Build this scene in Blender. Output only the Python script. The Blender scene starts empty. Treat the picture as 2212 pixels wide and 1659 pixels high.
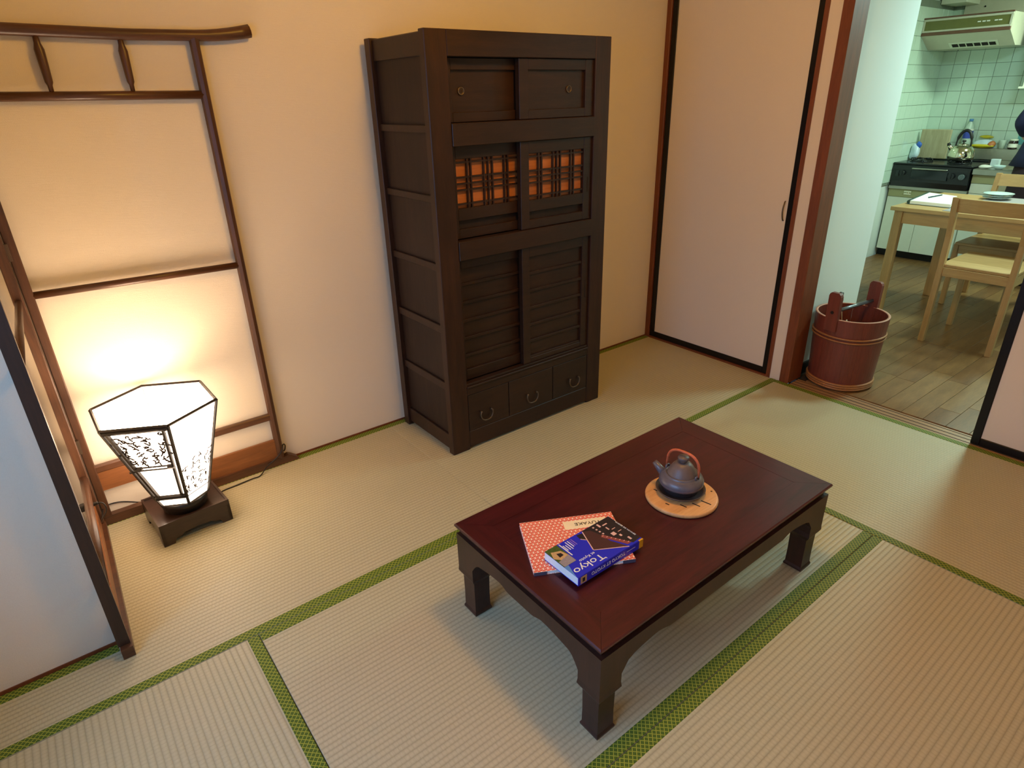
import bpy, bmesh, math, random
from mathutils import Vector, Matrix
sc = bpy.context.scene
C = sc.collection
R = math.radians
PI = math.pi
rnd = random.Random(7)

# ------------------------------------------------------------------ camera
def make_camera():
    cx, cy, cz = -2.8379, -2.3533, 1.3485
    yaw, tilt, roll = 0.6527, 0.4318, -0.0262
    f = Vector((math.sin(yaw)*math.cos(tilt), math.cos(yaw)*math.cos(tilt), -math.sin(tilt)))
    r = Vector((math.cos(yaw), -math.sin(yaw), 0))
    u = r.cross(f)
    r2 = r*math.cos(roll)+u*math.sin(roll)
    u2 = -r*math.sin(roll)+u*math.cos(roll)
    cam = bpy.data.cameras.new('camera')
    cam.sensor_width = 36; cam.sensor_fit = 'HORIZONTAL'
    cam.lens = 36*1342.92/2212
    cam.clip_start = 0.02
    o = bpy.data.objects.new('camera', cam); C.objects.link(o)
    m = Matrix((r2, u2, -f)).transposed().to_4x4()
    m.translation = (cx, cy, cz)
    o.matrix_world = m
    sc.camera = o
make_camera()

# ------------------------------------------------------------------ light and exposure
w = bpy.data.worlds.new('world'); sc.world = w; w.use_nodes = True
w.node_tree.nodes['Background'].inputs[0].default_value = (0.165, 0.52, 1.0, 1)
w.node_tree.nodes['Background'].inputs[1].default_value = 3.5
def area_light(name, loc, target, size, power, col, shape='RECTANGLE', size_y=None, spread=180):
    l = bpy.data.lights.new(name, 'AREA'); l.shape = shape; l.size = size
    if size_y: l.size_y = size_y
    l.energy = power; l.color = col; l.spread = R(spread)
    o = bpy.data.objects.new(name, l); C.objects.link(o)
    d = Vector(target)-Vector(loc)
    o.location = loc; o.rotation_euler = d.to_track_quat('-Z', 'Y').to_euler()
    return o
def point_light(name, loc, power, col, rad):
    l = bpy.data.lights.new(name, 'POINT'); l.energy = power; l.color = col; l.shadow_soft_size = rad
    o = bpy.data.objects.new(name, l); C.objects.link(o); o.location = loc
    return o
K_CEIL, K_KIT, K_KIT2, K_WIN, K_LAMP = 36.0, 34.0, 35.0, 60.0, 4.0
point_light('ceiling_lamp_light', (-1.62, -1.45, 2.14), K_CEIL, (1.0, 0.52, 0.06), 0.10)
area_light('kitchen_ring_light', (1.35, -1.60, 2.12), (1.35, -1.60, 0), 0.34, K_KIT, (0.62, 1.0, 1.0), size_y=0.34)
area_light('kitchen_sink_light', (2.85, -1.35, 2.06), (2.75, -1.35, 0), 0.30, K_KIT2, (0.70, 1.0, 0.77), size_y=0.30)
area_light('window_daylight', (-5.0, -1.75, 2.20), (-3.5, -1.75, 1.55), 2.2, K_WIN, (0.38, 0.56, 1.0), size_y=1.2)
point_light('corner_lamp_bulb', (-2.657, -0.212, 0.335), K_LAMP, (1.0, 0.74, 0.50), 0.03)
sc.view_settings.view_transform = 'Standard'
sc.view_settings.look = 'None'
sc.view_settings.gamma = 1
sc.view_settings.use_curve_mapping = False
sc.view_settings.exposure = 0.0

# ------------------------------------------------------------------ materials
def srgb(r, g, b):
    def c(v):
        v /= 255.0
        return v/12.92 if v <= 0.04045 else ((v+0.055)/1.055)**2.4
    return (c(r), c(g), c(b), 1)
class NT:
    def __init__(s, name):
        s.m = bpy.data.materials.new(name); s.m.use_nodes = True
        s.t = s.m.node_tree; s.b = s.t.nodes['Principled BSDF']
    def n(s, typ, **kw):
        x = s.t.nodes.new(typ)
        for k, v in kw.items(): setattr(x, k, v)
        return x
    def l(s, a, b): s.t.links.new(a, b)
    def math(s, op, a, b=None, c=None):
        x = s.n('ShaderNodeMath', operation=op)
        for i, v in enumerate((a, b, c)):
            if v is None: continue
            if isinstance(v, (int, float)): x.inputs[i].default_value = v
            else: s.l(v, x.inputs[i])
        return x.outputs[0]
    def coord(s):
        tc = s.n('ShaderNodeTexCoord'); return tc.outputs['Object']
    def xyz(s, vec):
        q = s.n('ShaderNodeSeparateXYZ'); s.l(vec, q.inputs[0]); return q.outputs
    def mapping(s, vec, scale=(1, 1, 1), rot=(0, 0, 0)):
        q = s.n('ShaderNodeMapping'); s.l(vec, q.inputs[0]); q.inputs['Scale'].default_value = scale
        q.inputs['Rotation'].default_value = rot
        return q.outputs[0]
    def noise(s, vec, scale, detail=3, rough=0.5, dist=0):
        q = s.n('ShaderNodeTexNoise'); s.l(vec, q.inputs['Vector']); q.inputs['Scale'].default_value = scale
        q.inputs['Detail'].default_value = detail; q.inputs['Roughness'].default_value = rough
        q.inputs['Distortion'].default_value = dist
        return q.outputs['Fac']
    def mix(s, f, a, b):
        q = s.n('ShaderNodeMix', data_type='RGBA')
        if isinstance(f, (int, float)): q.inputs[0].default_value = f
        else: s.l(f, q.inputs[0])
        for i, v in ((6, a), (7, b)):
            if isinstance(v, tuple): q.inputs[i].default_value = v
            else: s.l(v, q.inputs[i])
        return q.outputs[2]
    def ramp(s, f, stops):
        q = s.n('ShaderNodeValToRGB'); s.l(f, q.inputs[0])
        e = q.color_ramp.elements
        while len(e) > 1: e.remove(e[-1])
        e[0].position, e[0].color = stops[0]
        for p, c in stops[1:]:
            k = e.new(p); k.color = c
        return q.outputs[0]
    def bump(s, h, strength=0.3, dist=0.001):
        q = s.n('ShaderNodeBump'); s.l(h, q.inputs['Height']); q.inputs['Strength'].default_value = strength
        q.inputs['Distance'].default_value = dist
        s.l(q.outputs[0], s.b.inputs['Normal'])
    def set(s, col=None, rough=None, metal=None, spec=None):
        if col is not None:
            if isinstance(col, tuple): s.b.inputs['Base Color'].default_value = col
            else: s.l(col, s.b.inputs['Base Color'])
        if rough is not None: s.b.inputs['Roughness'].default_value = rough
        if metal is not None: s.b.inputs['Metallic'].default_value = metal
        if spec is not None: s.b.inputs['Specular IOR Level'].default_value = spec
        return s.m

def plain(name, col, rough=0.5, metal=0.0, var=0.12, scale=30, bump=0.0, spec=0.5, bd=0.001):
    t = NT(name); v = t.coord(); f = t.noise(v, scale, 3)
    a = tuple(max(0, c*(1-var)) for c in col[:3])+(1,); b = tuple(min(1, c*(1+var)) for c in col[:3])+(1,)
    t.set(t.mix(f, a, b), rough, metal, spec)
    if bump: t.bump(f, bump, bd)
    return t.m
def wood(name, c1, c2, axis='x', rough=0.45, scale=14, stretch=10, spec=0.5, bump=0.15, coat=0, big=0.0):
    t = NT(name); v = t.coord()
    s = {'x': (1.0/stretch*3, 3, 3), 'y': (3, 1.0/stretch*3, 3), 'z': (3, 3, 1.0/stretch*3)}[axis]
    mv = t.mapping(v, s)
    f = t.noise(mv, scale, 5, 0.6, 0.6)
    g = t.noise(t.mapping(v, tuple(q*6 for q in s)), scale, 2, 0.5)
    h = t.math('ADD', t.math('MULTIPLY', f, 0.7), t.math('MULTIPLY', g, 0.3))
    col = t.ramp(h, [(0.32, c1), (0.68, c2)])
    if big:
        n2 = t.noise(v, 3.0, 2)
        dk = tuple(c*0.45 for c in c1[:3])+(1,)
        col = t.mix(t.math('MULTIPLY', t.ramp(n2, [(0.45, (0, 0, 0, 1)), (0.7, (1, 1, 1, 1))]), big), col, dk)
    t.set(col, rough, 0, spec)
    if coat: t.b.inputs['Coat Weight'].default_value = coat; t.b.inputs['Coat Roughness'].default_value = 0.2
    if bump: t.bump(h, bump, 0.0006)
    return t.m
def tatami_mat_material():
    t = NT('tatami_rush'); v = t.coord(); x, y, z = t.xyz(v)
    rib = t.math('ABSOLUTE', t.math('SINE', t.math('MULTIPLY', y, PI/0.0148)))
    rib = t.math('POWER', rib, 0.55)
    row = t.math('FLOOR', t.math('DIVIDE', y, 0.0148))
    off = t.math('MULTIPLY', t.math('FRACT', t.math('MULTIPLY', row, 0.5)), 0.011)
    st = t.math('ABSOLUTE', t.math('SINE', t.math('MULTIPLY', t.math('ADD', x, off), PI/0.011)))
    st = t.math('POWER', st, 0.35)
    fine = t.noise(t.mapping(v, (700, 60, 1)), 1.0, 2)
    big = t.noise(v, 5, 3); mid = t.noise(t.mapping(v, (3, 40, 1)), 3, 3)
    c = t.mix(fine, srgb(164, 153, 120), srgb(208, 200, 170))
    c = t.mix(t.math('MULTIPLY', mid, 0.5), c, srgb(200, 184, 148))
    c = t.mix(t.math('MULTIPLY', big, 0.45), c, srgb(180, 178, 138))
    c = t.mix(t.math('MULTIPLY', t.math('SUBTRACT', 1.0, rib), 0.45), c, srgb(112, 94, 66))  # darker lines between ribs: rib shading put into the colour
    c = t.mix(t.math('MULTIPLY', t.math('SUBTRACT', 1.0, st), 0.22), c, srgb(130, 112, 76))
    h = t.math('ADD', t.math('ADD', rib, t.math('MULTIPLY', st, 0.25)), t.math('MULTIPLY', fine, 0.15))
    t.set(c, 0.5, 0, 0.5); t.bump(h, 0.6, 0.0013)
    return t.m
def heri_material():
    t = NT('green_brocade_border'); v = t.coord(); x, y, z = t.xyz(v)
    p = 0.0135
    a = t.math('FRACT', t.math('DIVIDE', t.math('ADD', x, y), p))
    b = t.math('FRACT', t.math('DIVIDE', t.math('SUBTRACT', x, y), p))
    ca = t.math('ABSOLUTE', t.math('SUBTRACT', a, 0.5)); cb = t.math('ABSOLUTE', t.math('SUBTRACT', b, 0.5))
    line = t.math('GREATER_THAN', t.math('MAXIMUM', ca, cb), 0.41)
    inner = t.math('LESS_THAN', t.math('MAXIMUM', ca, cb), 0.29)
    cross = t.math('GREATER_THAN', t.math('MINIMUM', ca, cb), 0.06)
    dark = t.math('MULTIPLY', inner, cross)
    n = t.noise(v, 260, 2)
    base = t.mix(n, srgb(78, 104, 28), srgb(98, 122, 38))
    c = t.mix(dark, base, srgb(46, 64, 22))
    c = t.mix(line, c, srgb(152, 154, 56))
    t.set(c, 0.6, 0, 0.3); t.bump(t.math('ADD', line, n), 0.35, 0.0005)
    return t.m
def wall_material(name, c, amt=0.5, streak=True):
    t = NT(name); v = t.coord()
    n1 = t.noise(v, 420, 2); n2 = t.noise(t.mapping(v, (30, 30, 330)), 1.0, 3)
    h = t.math('ADD', t.math('MULTIPLY', n1, 0.6), t.math('MULTIPLY', n2, 0.9 if streak else 0.0))
    lo = tuple(q*0.94 for q in c[:3])+(1,)
    t.set(t.mix(n1, lo, c), 0.85, 0, 0.2); t.bump(h, amt, 0.0012)
    return t.m
def emission_paper(name, col, strength):
    t = NT(name); v = t.coord(); n = t.noise(v, 160, 3)
    t.set(t.mix(n, (0.85, 0.82, 0.76, 1), (0.9, 0.88, 0.84, 1)), 0.8)
    t.b.inputs['Emission Color'].default_value = col
    t.b.inputs['Emission Strength'].default_value = strength
    return t.m
def chiyogami_material():
    t = NT('red_patterned_cover'); v = t.coord(); x, y, z = t.xyz(v)
    u = t.math('DIVIDE', x, 0.0115); w_ = t.math('DIVIDE', y, 0.0105)
    row = t.math('FLOOR', w_)
    u = t.math('ADD', u, t.math('MULTIPLY', row, 0.5))
    fu = t.math('ABSOLUTE', t.math('SUBTRACT', t.math('FRACT', u), 0.5)); fw = t.math('ABSOLUTE', t.math('SUBTRACT', t.math('FRACT', w_), 0.5))
    bar = t.math('MULTIPLY', t.math('LESS_THAN', fu, 0.13), t.math('LESS_THAN', fw, 0.33))
    ser = t.math('MULTIPLY', t.math('LESS_THAN', fu, 0.24), t.math('MULTIPLY', t.math('GREATER_THAN', fw, 0.24), t.math('LESS_THAN', fw, 0.36)))
    dots = t.math('LESS_THAN', t.math('ADD', t.math('POWER', t.math('SUBTRACT', fu, 0.37), 2), t.math('POWER', t.math('SUBTRACT', fw, 0.17), 2)), 0.006)
    xx = t.math('MULTIPLY', t.math('GREATER_THAN', fu, 0.43), t.math('GREATER_THAN', fw, 0.38))
    wh = t.math('MINIMUM', t.math('ADD', t.math('ADD', bar, ser), dots), 1.0)
    n = t.noise(v, 90, 2)
    c = t.mix(n, srgb(222, 62, 40), srgb(240, 104, 56))
    c = t.mix(wh, c, srgb(246, 232, 214))
    c = t.mix(xx, c, srgb(60, 30, 60))
    return t.set(c, 0.45, 0, 0.4)
M = {}
M['wall'] = wall_material('cream_wallpaper', srgb(226, 214, 196))
M['plaster'] = wall_material('cream_plaster', srgb(226, 212, 194), 0.2, False)
M['kwall'] = wall_material('kitchen_wallpaper', srgb(226, 230, 222), 0.3, False)
M['ceil'] = wall_material('ceiling_board', srgb(205, 190, 160), 0.3, False)
M['tatami'] = tatami_mat_material()
M['heri'] = heri_material()
M['post'] = wood('reddish_brown_timber', srgb(98, 48, 24), srgb(128, 66, 34), 'z', 0.45)
M['posty'] = wood('reddish_brown_timber_rail', srgb(98, 48, 24), srgb(128, 66, 34), 'y', 0.45)
M['sill'] = wood('pale_sill_timber', srgb(150, 112, 78), srgb(178, 138, 98), 'y', 0.4)
M['groove'] = plain('dark_groove', srgb(60, 44, 34), 0.7)
M['black'] = plain('black_lacquer', srgb(20, 15, 14), 0.35, spec=0.3)
M['cab'] = wood('dark_keyaki_wood', srgb(36, 21, 14), srgb(56, 34, 22), 'x', 0.42, bump=0.25, big=0.5, spec=0.35)
M['cabz'] = wood('dark_keyaki_upright', srgb(38, 21, 14), srgb(62, 36, 22), 'z', 0.42, bump=0.25, big=0.4, spec=0.35)
M['cabp'] = wood('dark_panel_wood', srgb(32, 20, 14), srgb(50, 33, 23), 'z', 0.55, bump=0.35, big=0.3, spec=0.3)
M['orange'] = wood('orange_cedar_backing', srgb(150, 84, 40), srgb(192, 118, 62), 'x', 0.5, scale=9)
M['iron'] = plain('dark_iron', srgb(104, 88, 72), 0.38, 0.7, 0.2)
M['table'] = wood('dark_red_lacquered_wood', srgb(52, 14, 19), srgb(80, 25, 28), 'x', 0.32, bump=0.08, coat=0.15, big=0.35, spec=0.45)
M['tabley'] = wood('dark_red_lacquered_wood_cross', srgb(54, 15, 19), srgb(78, 25, 27), 'y', 0.32, bump=0.08, coat=0.15, big=0.35, spec=0.45)
M['tleg'] = wood('dark_brown_lacquered_leg', srgb(42, 22, 16), srgb(62, 35, 25), 'z', 0.38, bump=0.08, spec=0.4)
M['rack'] = wood('brown_rack_wood', srgb(60, 36, 22), srgb(92, 58, 36), 'z', 0.4, bump=0.2)
M['rackx'] = wood('brown_rack_rail_wood', srgb(62, 38, 24), srgb(96, 60, 38), 'x', 0.38, bump=0.2)
M['rack_shaded'] = wood('shaded_rack_post_wood', srgb(40, 26, 20), srgb(60, 38, 28), 'z', 0.45, bump=0.2)  # rack wood darkened: backlit shade of the near post put into the colour
M['rackb'] = wood('orange_brown_rack_board', srgb(108, 64, 32), srgb(136, 84, 44), 'x', 0.45, bump=0.2)
M['lampwood'] = wood('dark_lamp_wood', srgb(40, 26, 20), srgb(60, 42, 34), 'x', 0.28, bump=0.05, spec=0.6)
M['lampframe'] = plain('dark_lamp_frame', srgb(38, 30, 24), 0.4)
M['paper'] = emission_paper('glowing_lamp_paper', (1.0, 0.76, 0.56, 1), 7.0)
M['ink'] = plain('black_ink', srgb(52, 34, 16), 0.8)
M['cord'] = plain('black_cable', srgb(22, 18, 16), 0.5)
M['trivet'] = wood('bamboo_trivet_wood', srgb(196, 140, 82), srgb(222, 170, 112), 'x', 0.45)
M['hole'] = plain('dark_hole', srgb(30, 18, 12), 0.9)
M['pot'] = plain('iron_glaze', srgb(92, 86, 92), 0.34, 0.0, 0.35, 25, 0.3, 0.6)
M['potlid'] = plain('iron_glaze_lid', srgb(98, 84, 80), 0.45, 0.0, 0.25, 25, 0.1, 0.5)
M['potdark'] = plain('unglazed_dark_clay', srgb(44, 34, 34), 0.6)
M['saucer'] = plain('saucer_clay', srgb(74, 62, 58), 0.5)
M['rattan'] = plain('wrapped_rattan', srgb(196, 98, 60), 0.5, 0, 0.3, 60)
M['redcover'] = chiyogami_material()
M['pages'] = plain('book_pages', srgb(226, 226, 226), 0.7, 0, 0.06, 200)
M['label'] = plain('cream_label', srgb(244, 226, 186), 0.6)
M['navy'] = plain('slate_spine_cloth', srgb(70, 66, 84), 0.7)
M['blue'] = plain('glossy_blue_cover', srgb(38, 44, 196), 0.3, 0, 0.04)
M['white'] = plain('white_print', srgb(236, 232, 220), 0.5)
M['pinkp'] = plain('pinkish_print', srgb(226, 184, 174), 0.4)
M['purple'] = plain('purple_print', srgb(150, 110, 190), 0.4)
M['roofp'] = plain('brown_photo_print', srgb(74, 44, 44), 0.35, 0, 0.35, 300)
M['roofr'] = plain('red_photo_print', srgb(140, 70, 66), 0.35, 0, 0.25, 300)
M['darkp'] = plain('dark_photo_print', srgb(38, 32, 38), 0.35, 0, 0.4, 300)
M['greenp'] = plain('green_photo_print', srgb(70, 92, 40), 0.35, 0, 0.5, 200)
M['tanp'] = plain('tan_photo_print', srgb(196, 160, 110), 0.35, 0, 0.3, 200)
M['greyp'] = plain('grey_photo_print', srgb(150, 140, 144), 0.35, 0, 0.25, 200)
M['cyanp'] = plain('light_blue_print', srgb(90, 140, 206), 0.35)
M['yellow'] = plain('yellow_spine_block', srgb(214, 156, 30), 0.4)
M['bucket'] = wood('red_brown_bucket_stave', srgb(98, 46, 35), srgb(124, 60, 46), 'z', 0.42, bump=0.1)
M['bucketin'] = wood('bucket_inside', srgb(84, 46, 34), srgb(108, 62, 48), 'z', 0.6)
M['rim'] = wood('pale_bucket_rim', srgb(176, 120, 96), srgb(196, 142, 116), 'x', 0.5)  # paler ring along the bucket's top edge
M['hoop'] = plain('split_bamboo_hoop', srgb(158, 104, 60), 0.4, 0, 0.25, 40)
M['rod'] = plain('grey_metal_rod', srgb(120, 124, 128), 0.3, 0.7, 0.05)
M['wcord'] = plain('pale_cable', srgb(190, 165, 135), 0.5)
M['plank'] = [wood('oak_floor_%s' % n, srgb(*a), srgb(*b), 'x', 0.38, scale=8, stretch=6, bump=0.15) for n, a, b in
              (('light', (112, 78, 44), (146, 106, 62)), ('mid', (106, 72, 40), (138, 98, 56)), ('brown', (98, 65, 36), (130, 90, 52)))]
M['tile'] = plain('white_glazed_tile', srgb(204, 222, 204), 0.12, 0, 0.03, 20, 0, 0.6)
M['grout'] = plain('tile_grout', srgb(130, 138, 122), 0.8)
M['hood'] = plain('hood_enamel', srgb(206, 200, 178), 0.35, 0, 0.06)
M['hoodband'] = plain('hood_olive_band', srgb(112, 110, 56), 0.3)
M['hoodtrim'] = plain('hood_brown_trim', srgb(112, 74, 56), 0.35)
M['steel'] = plain('stainless_steel', srgb(170, 168, 156), 0.32, 0.85, 0.08)
M['chrome'] = plain('polished_steel', srgb(222, 214, 190), 0.1, 1.0, 0.03)
M['cabwhite'] = plain('cream_cabinet_door', srgb(226, 226, 204), 0.35, 0, 0.03)
M['cabolive'] = plain('olive_cabinet_band', srgb(166, 160, 112), 0.4, 0, 0.05)
M['stove'] = plain('black_stove_enamel', srgb(26, 27, 30), 0.25, 0, 0.1)
M['glassd'] = plain('dark_grill_glass', srgb(30, 34, 38), 0.12, 0, 0.1)
M['knob'] = plain('grey_knob', srgb(96, 108, 108), 0.35)
M['cutboard'] = wood('worn_cutting_board', srgb(158, 144, 110), srgb(186, 172, 138), 'z', 0.6)
M['bagw'] = plain('white_blue_plastic_film', srgb(206, 222, 232), 0.25, 0, 0.2, 25)
M['bagb'] = plain('blue_plastic_film', srgb(60, 100, 190), 0.3, 0, 0.3, 30)
M['bagy'] = plain('yellow_plastic_print', srgb(206, 186, 40), 0.35, 0, 0.2, 30)
M['bago'] = plain('orange_bread', srgb(176, 104, 56), 0.5, 0, 0.2, 30)
M['pet'] = plain('bottle_plastic', srgb(190, 204, 190), 0.15, 0, 0.05)
M['petl'] = plain('blue_bottle_label', srgb(60, 76, 170), 0.3, 0, 0.3, 40)
M['bluecap'] = plain('blue_cap', srgb(90, 140, 190), 0.35)
M['jar'] = plain('dark_jar', srgb(44, 24, 22), 0.2)
M['teal'] = plain('teal_print', srgb(110, 180, 180), 0.5)
M['ply'] = wood('pale_pine_furniture', srgb(168, 128, 78), srgb(194, 154, 98), 'y', 0.4, scale=9, bump=0.1)
M['plyz'] = wood('pale_pine_upright', srgb(164, 122, 74), srgb(188, 146, 92), 'z', 0.4, scale=9, bump=0.1)
M['placemat'] = plain('grey_woven_placemat', srgb(150, 140, 136), 0.7, 0, 0.35, 300, 0.4)
M['plate'] = plain('pale_blue_glaze', srgb(196, 214, 212), 0.12, 0, 0.04)
M['nbpaper'] = plain('notebook_paper', srgb(240, 236, 222), 0.7, 0, 0.03)
M['nbcover'] = plain('dark_green_notebook_cover', srgb(40, 60, 50), 0.5)
M['pen'] = plain('dark_teal_pen', srgb(20, 50, 64), 0.3)
M['coat'] = plain('navy_jacket_cloth', srgb(26, 28, 62), 0.8, 0, 0.15, 40, 0.2)
M['skirt'] = plain('dark_maroon_cloth', srgb(42, 18, 26), 0.85, 0, 0.15, 40)
M['skin'] = plain('skin', srgb(208, 160, 130), 0.5, 0, 0.04)
M['hair'] = plain('black_hair', srgb(22, 18, 18), 0.45, 0, 0.3, 120)
M['slipper'] = plain('dark_slipper', srgb(50, 40, 44), 0.7)

# ------------------------------------------------------------------ mesh helpers
class MB:
    def __init__(s): s.v = []; s.f = []; s.sm = []
    def add(s, vs, fs, smooth=False):
        o = len(s.v); s.v += [tuple(q) for q in vs]; s.f += [tuple(i+o for i in f) for f in fs]; s.sm += [smooth]*len(fs); return s
    def box(s, x0, x1, y0, y1, z0, z1, ch=0.0):
        if x0 > x1: x0, x1 = x1, x0
        if y0 > y1: y0, y1 = y1, y0
        if z0 > z1: z0, z1 = z1, z0
        if ch <= 0:
            v = [(x, y, z) for x in (x0, x1) for y in (y0, y1) for z in (z0, z1)]
            return s.add(v, [(0, 1, 3, 2), (4, 6, 7, 5), (0, 4, 5, 1), (2, 3, 7, 6), (0, 2, 6, 4), (1, 5, 7, 3)])
        bm = bmesh.new(); bmesh.ops.create_cube(bm, size=1)
        for q in bm.verts:
            q.co.x = x0 if q.co.x < 0 else x1; q.co.y = y0 if q.co.y < 0 else y1; q.co.z = z0 if q.co.z < 0 else z1
        bmesh.ops.bevel(bm, geom=bm.edges[:], offset=min(ch, (x1-x0)*.45, (y1-y0)*.45, (z1-z0)*.45), segments=1, affect='EDGES')
        bm.verts.index_update()
        s.add([q.co[:] for q in bm.verts], [[q.index for q in f.verts] for f in bm.faces]); bm.free(); return s
    def lathe(s, prof, c=(0, 0, 0), n=24, smooth=True, cap0=True, cap1=True, a0=0):
        vs = []; fs = []
        for r, z in prof:
            for i in range(n):
                a = a0+2*PI*i/n; vs.append((c[0]+r*math.cos(a), c[1]+r*math.sin(a), c[2]+z))
        for k in range(len(prof)-1):
            for i in range(n):
                j = (i+1) % n; fs.append((k*n+i, k*n+j, (k+1)*n+j, (k+1)*n+i))
        s.add(vs, fs, smooth)
        o = len(s.v)-len(vs)
        if cap0: s.f.append(tuple(o+i for i in reversed(range(n)))); s.sm.append(False)
        if cap1: s.f.append(tuple(o+(len(prof)-1)*n+i for i in range(n))); s.sm.append(False)
        return s
    def tube(s, pts, r, n=8, caps=True, smooth=True):
        pts = [Vector(p) for p in pts]
        rs = r if isinstance(r, (list, tuple)) else [r]*len(pts)
        vs = []; fs = []; prev = None
        for i, p in enumerate(pts):
            d = (pts[min(i+1, len(pts)-1)]-pts[max(i-1, 0)]).normalized()
            if prev is None:
                a = Vector((0, 0, 1)) if abs(d.z) < 0.9 else Vector((1, 0, 0))
                e1 = d.cross(a).normalized()
            else:
                e1 = (prev-d*prev.dot(d)).normalized()
            prev = e1; e2 = d.cross(e1)
            for k in range(n):
                t = 2*PI*k/n; vs.append(p+e1*math.cos(t)*rs[i]+e2*math.sin(t)*rs[i])
        for i in range(len(pts)-1):
            for k in range(n):
                j = (k+1) % n; fs.append((i*n+k, i*n+j, (i+1)*n+j, (i+1)*n+k))
        s.add(vs, fs, smooth); o = len(s.v)-len(vs)
        if caps:
            s.f.append(tuple(o+k for k in reversed(range(n)))); s.f.append(tuple(o+(len(pts)-1)*n+k for k in range(n))); s.sm += [False, False]
        return s
    def prism(s, poly, a0, a1, axis='z'):
        n = len(poly)
        def mk(p, a): return {'z': (p[0], p[1], a), 'y': (p[0], a, p[1]), 'x': (a, p[0], p[1])}[axis]
        vs = [mk(p, a0) for p in poly]+[mk(p, a1) for p in poly]
        fs = [tuple(reversed(range(n))), tuple(range(n, 2*n))]+[(i, (i+1) % n, n+(i+1) % n, n+i) for i in range(n)]
        return s.add(vs, fs)
    def strip(s, outline_top, outline_bot, a0, a1, axis):
        # solid between two polylines (same count) extruded along an axis; quads, so concave shapes stay clean
        n = len(outline_top)
        def mk(p, a): return {'y': (p[0], a, p[1]), 'x': (a, p[0], p[1]), 'z': (p[0], p[1], a)}[axis]
        vs = [mk(p, a0) for p in outline_top]+[mk(p, a0) for p in outline_bot]+[mk(p, a1) for p in outline_top]+[mk(p, a1) for p in outline_bot]
        fs = []
        for i in range(n-1):
            fs += [(i, i+1, n+i+1, n+i), (2*n+i, 3*n+i, 3*n+i+1, 2*n+i+1), (i, 2*n+i, 2*n+i+1, i+1), (n+i, n+i+1, 3*n+i+1, 3*n+i)]
        fs += [(0, n, 3*n, 2*n), (n-1, 3*n-1, 4*n-1, 2*n-1)]
        return s.add(vs, fs)
    def mesh(s, name, off=(0, 0, 0)):
        m = bpy.data.meshes.new(name)
        m.from_pydata([(a-off[0], b-off[1], c-off[2]) for a, b, c in s.v], [], s.f)
        m.polygons.foreach_set('use_smooth', s.sm)
        bm = bmesh.new(); bm.from_mesh(m); bmesh.ops.recalc_face_normals(bm, faces=bm.faces[:]); bm.to_mesh(m); bm.free()
        m.update(); return m
def tag(o, label=None, cat=None, group=None, kind=None):
    if label: o['label'] = label
    if cat: o['category'] = cat
    if group: o['group'] = group
    if kind: o['kind'] = kind
    return o
class Thing:
    """an Empty at the thing's base; parts given in world coordinates (w=True) or local ones"""
    def __init__(s, name, label, cat, loc=(0, 0, 0), rz=0, group=None, kind=None):
        o = bpy.data.objects.new(name, None); C.objects.link(o); o.empty_display_size = 0.05
        o.location = loc; o.rotation_euler = (0, 0, rz); s.o = o; s.loc = loc
        tag(o, label, cat, group, kind)
    def part(s, name, mb, mat, w=True, parent=None, label=None, loc=None):
        off = s.loc if w else (0, 0, 0)
        if parent is not None and parent is not s.o: off = tuple(a+b for a, b in zip(off, parent.location))
        if loc: off = tuple(a+b for a, b in zip(off, loc))
        o = bpy.data.objects.new(name, mb.mesh(name, off)); o.data.materials.append(mat)
        C.objects.link(o); o.parent = parent or s.o
        if loc: o.location = loc
        if label: o['label'] = label
        return o
def single(name, mb, mat, label, cat, group=None, loc=(0, 0, 0), rz=0):
    o = bpy.data.objects.new(name, mb.mesh(name, loc)); o.data.materials.append(mat); C.objects.link(o); o.location = loc
    tag(o, label, cat, group); return o
def struct(name, mb, mat, parent=None, label=None):
    o = bpy.data.objects.new(name, mb.mesh(name)); o.data.materials.append(mat); C.objects.link(o)
    if parent: o.parent = parent
    else: o['kind'] = 'structure'
    if label: o['label'] = label
    return o
def dup(root, loc, rz=None, label=None, group=None):
    r = root.copy(); C.objects.link(r); r.location = loc
    if rz is not None: r.rotation_euler = (0, 0, rz)
    if label: r['label'] = label
    if group: r['group'] = group
    for ch in list(root.children):
        c = ch.copy(); C.objects.link(c); c.parent = r
        for g in ch.children:
            d = g.copy(); C.objects.link(d); d.parent = c
    return r
def text_mb(txt, size, ext=0.0002, font_shear=0):
    cu = bpy.data.curves.new('t', 'FONT'); cu.body = txt; cu.size = size; cu.extrude = ext; cu.shear = font_shear
    cu.align_x = 'LEFT'; cu.resolution_u = 3
    ob = bpy.data.objects.new('t', cu)
    me = bpy.data.meshes.new_from_object(ob)
    vs = [v.co.copy() for v in me.vertices]; fs = [list(p.vertices) for p in me.polygons]
    bpy.data.objects.remove(ob); bpy.data.curves.remove(cu); bpy.data.meshes.remove(me)
    return vs, fs
def text_into(mb, txt, size, origin, ex, ey, width=None):
    vs, fs = text_mb(txt, size)
    if not vs: return mb
    k = 1.0
    if width: k = width/max(1e-6, max(v.x for v in vs)-min(v.x for v in vs))
    ex = Vector(ex); ey = Vector(ey); ez = ex.cross(ey); o = Vector(origin)
    mb.add([o+ex*v.x*k+ey*v.y+ez*(v.z+0.0002) for v in vs], fs); return mb

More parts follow.
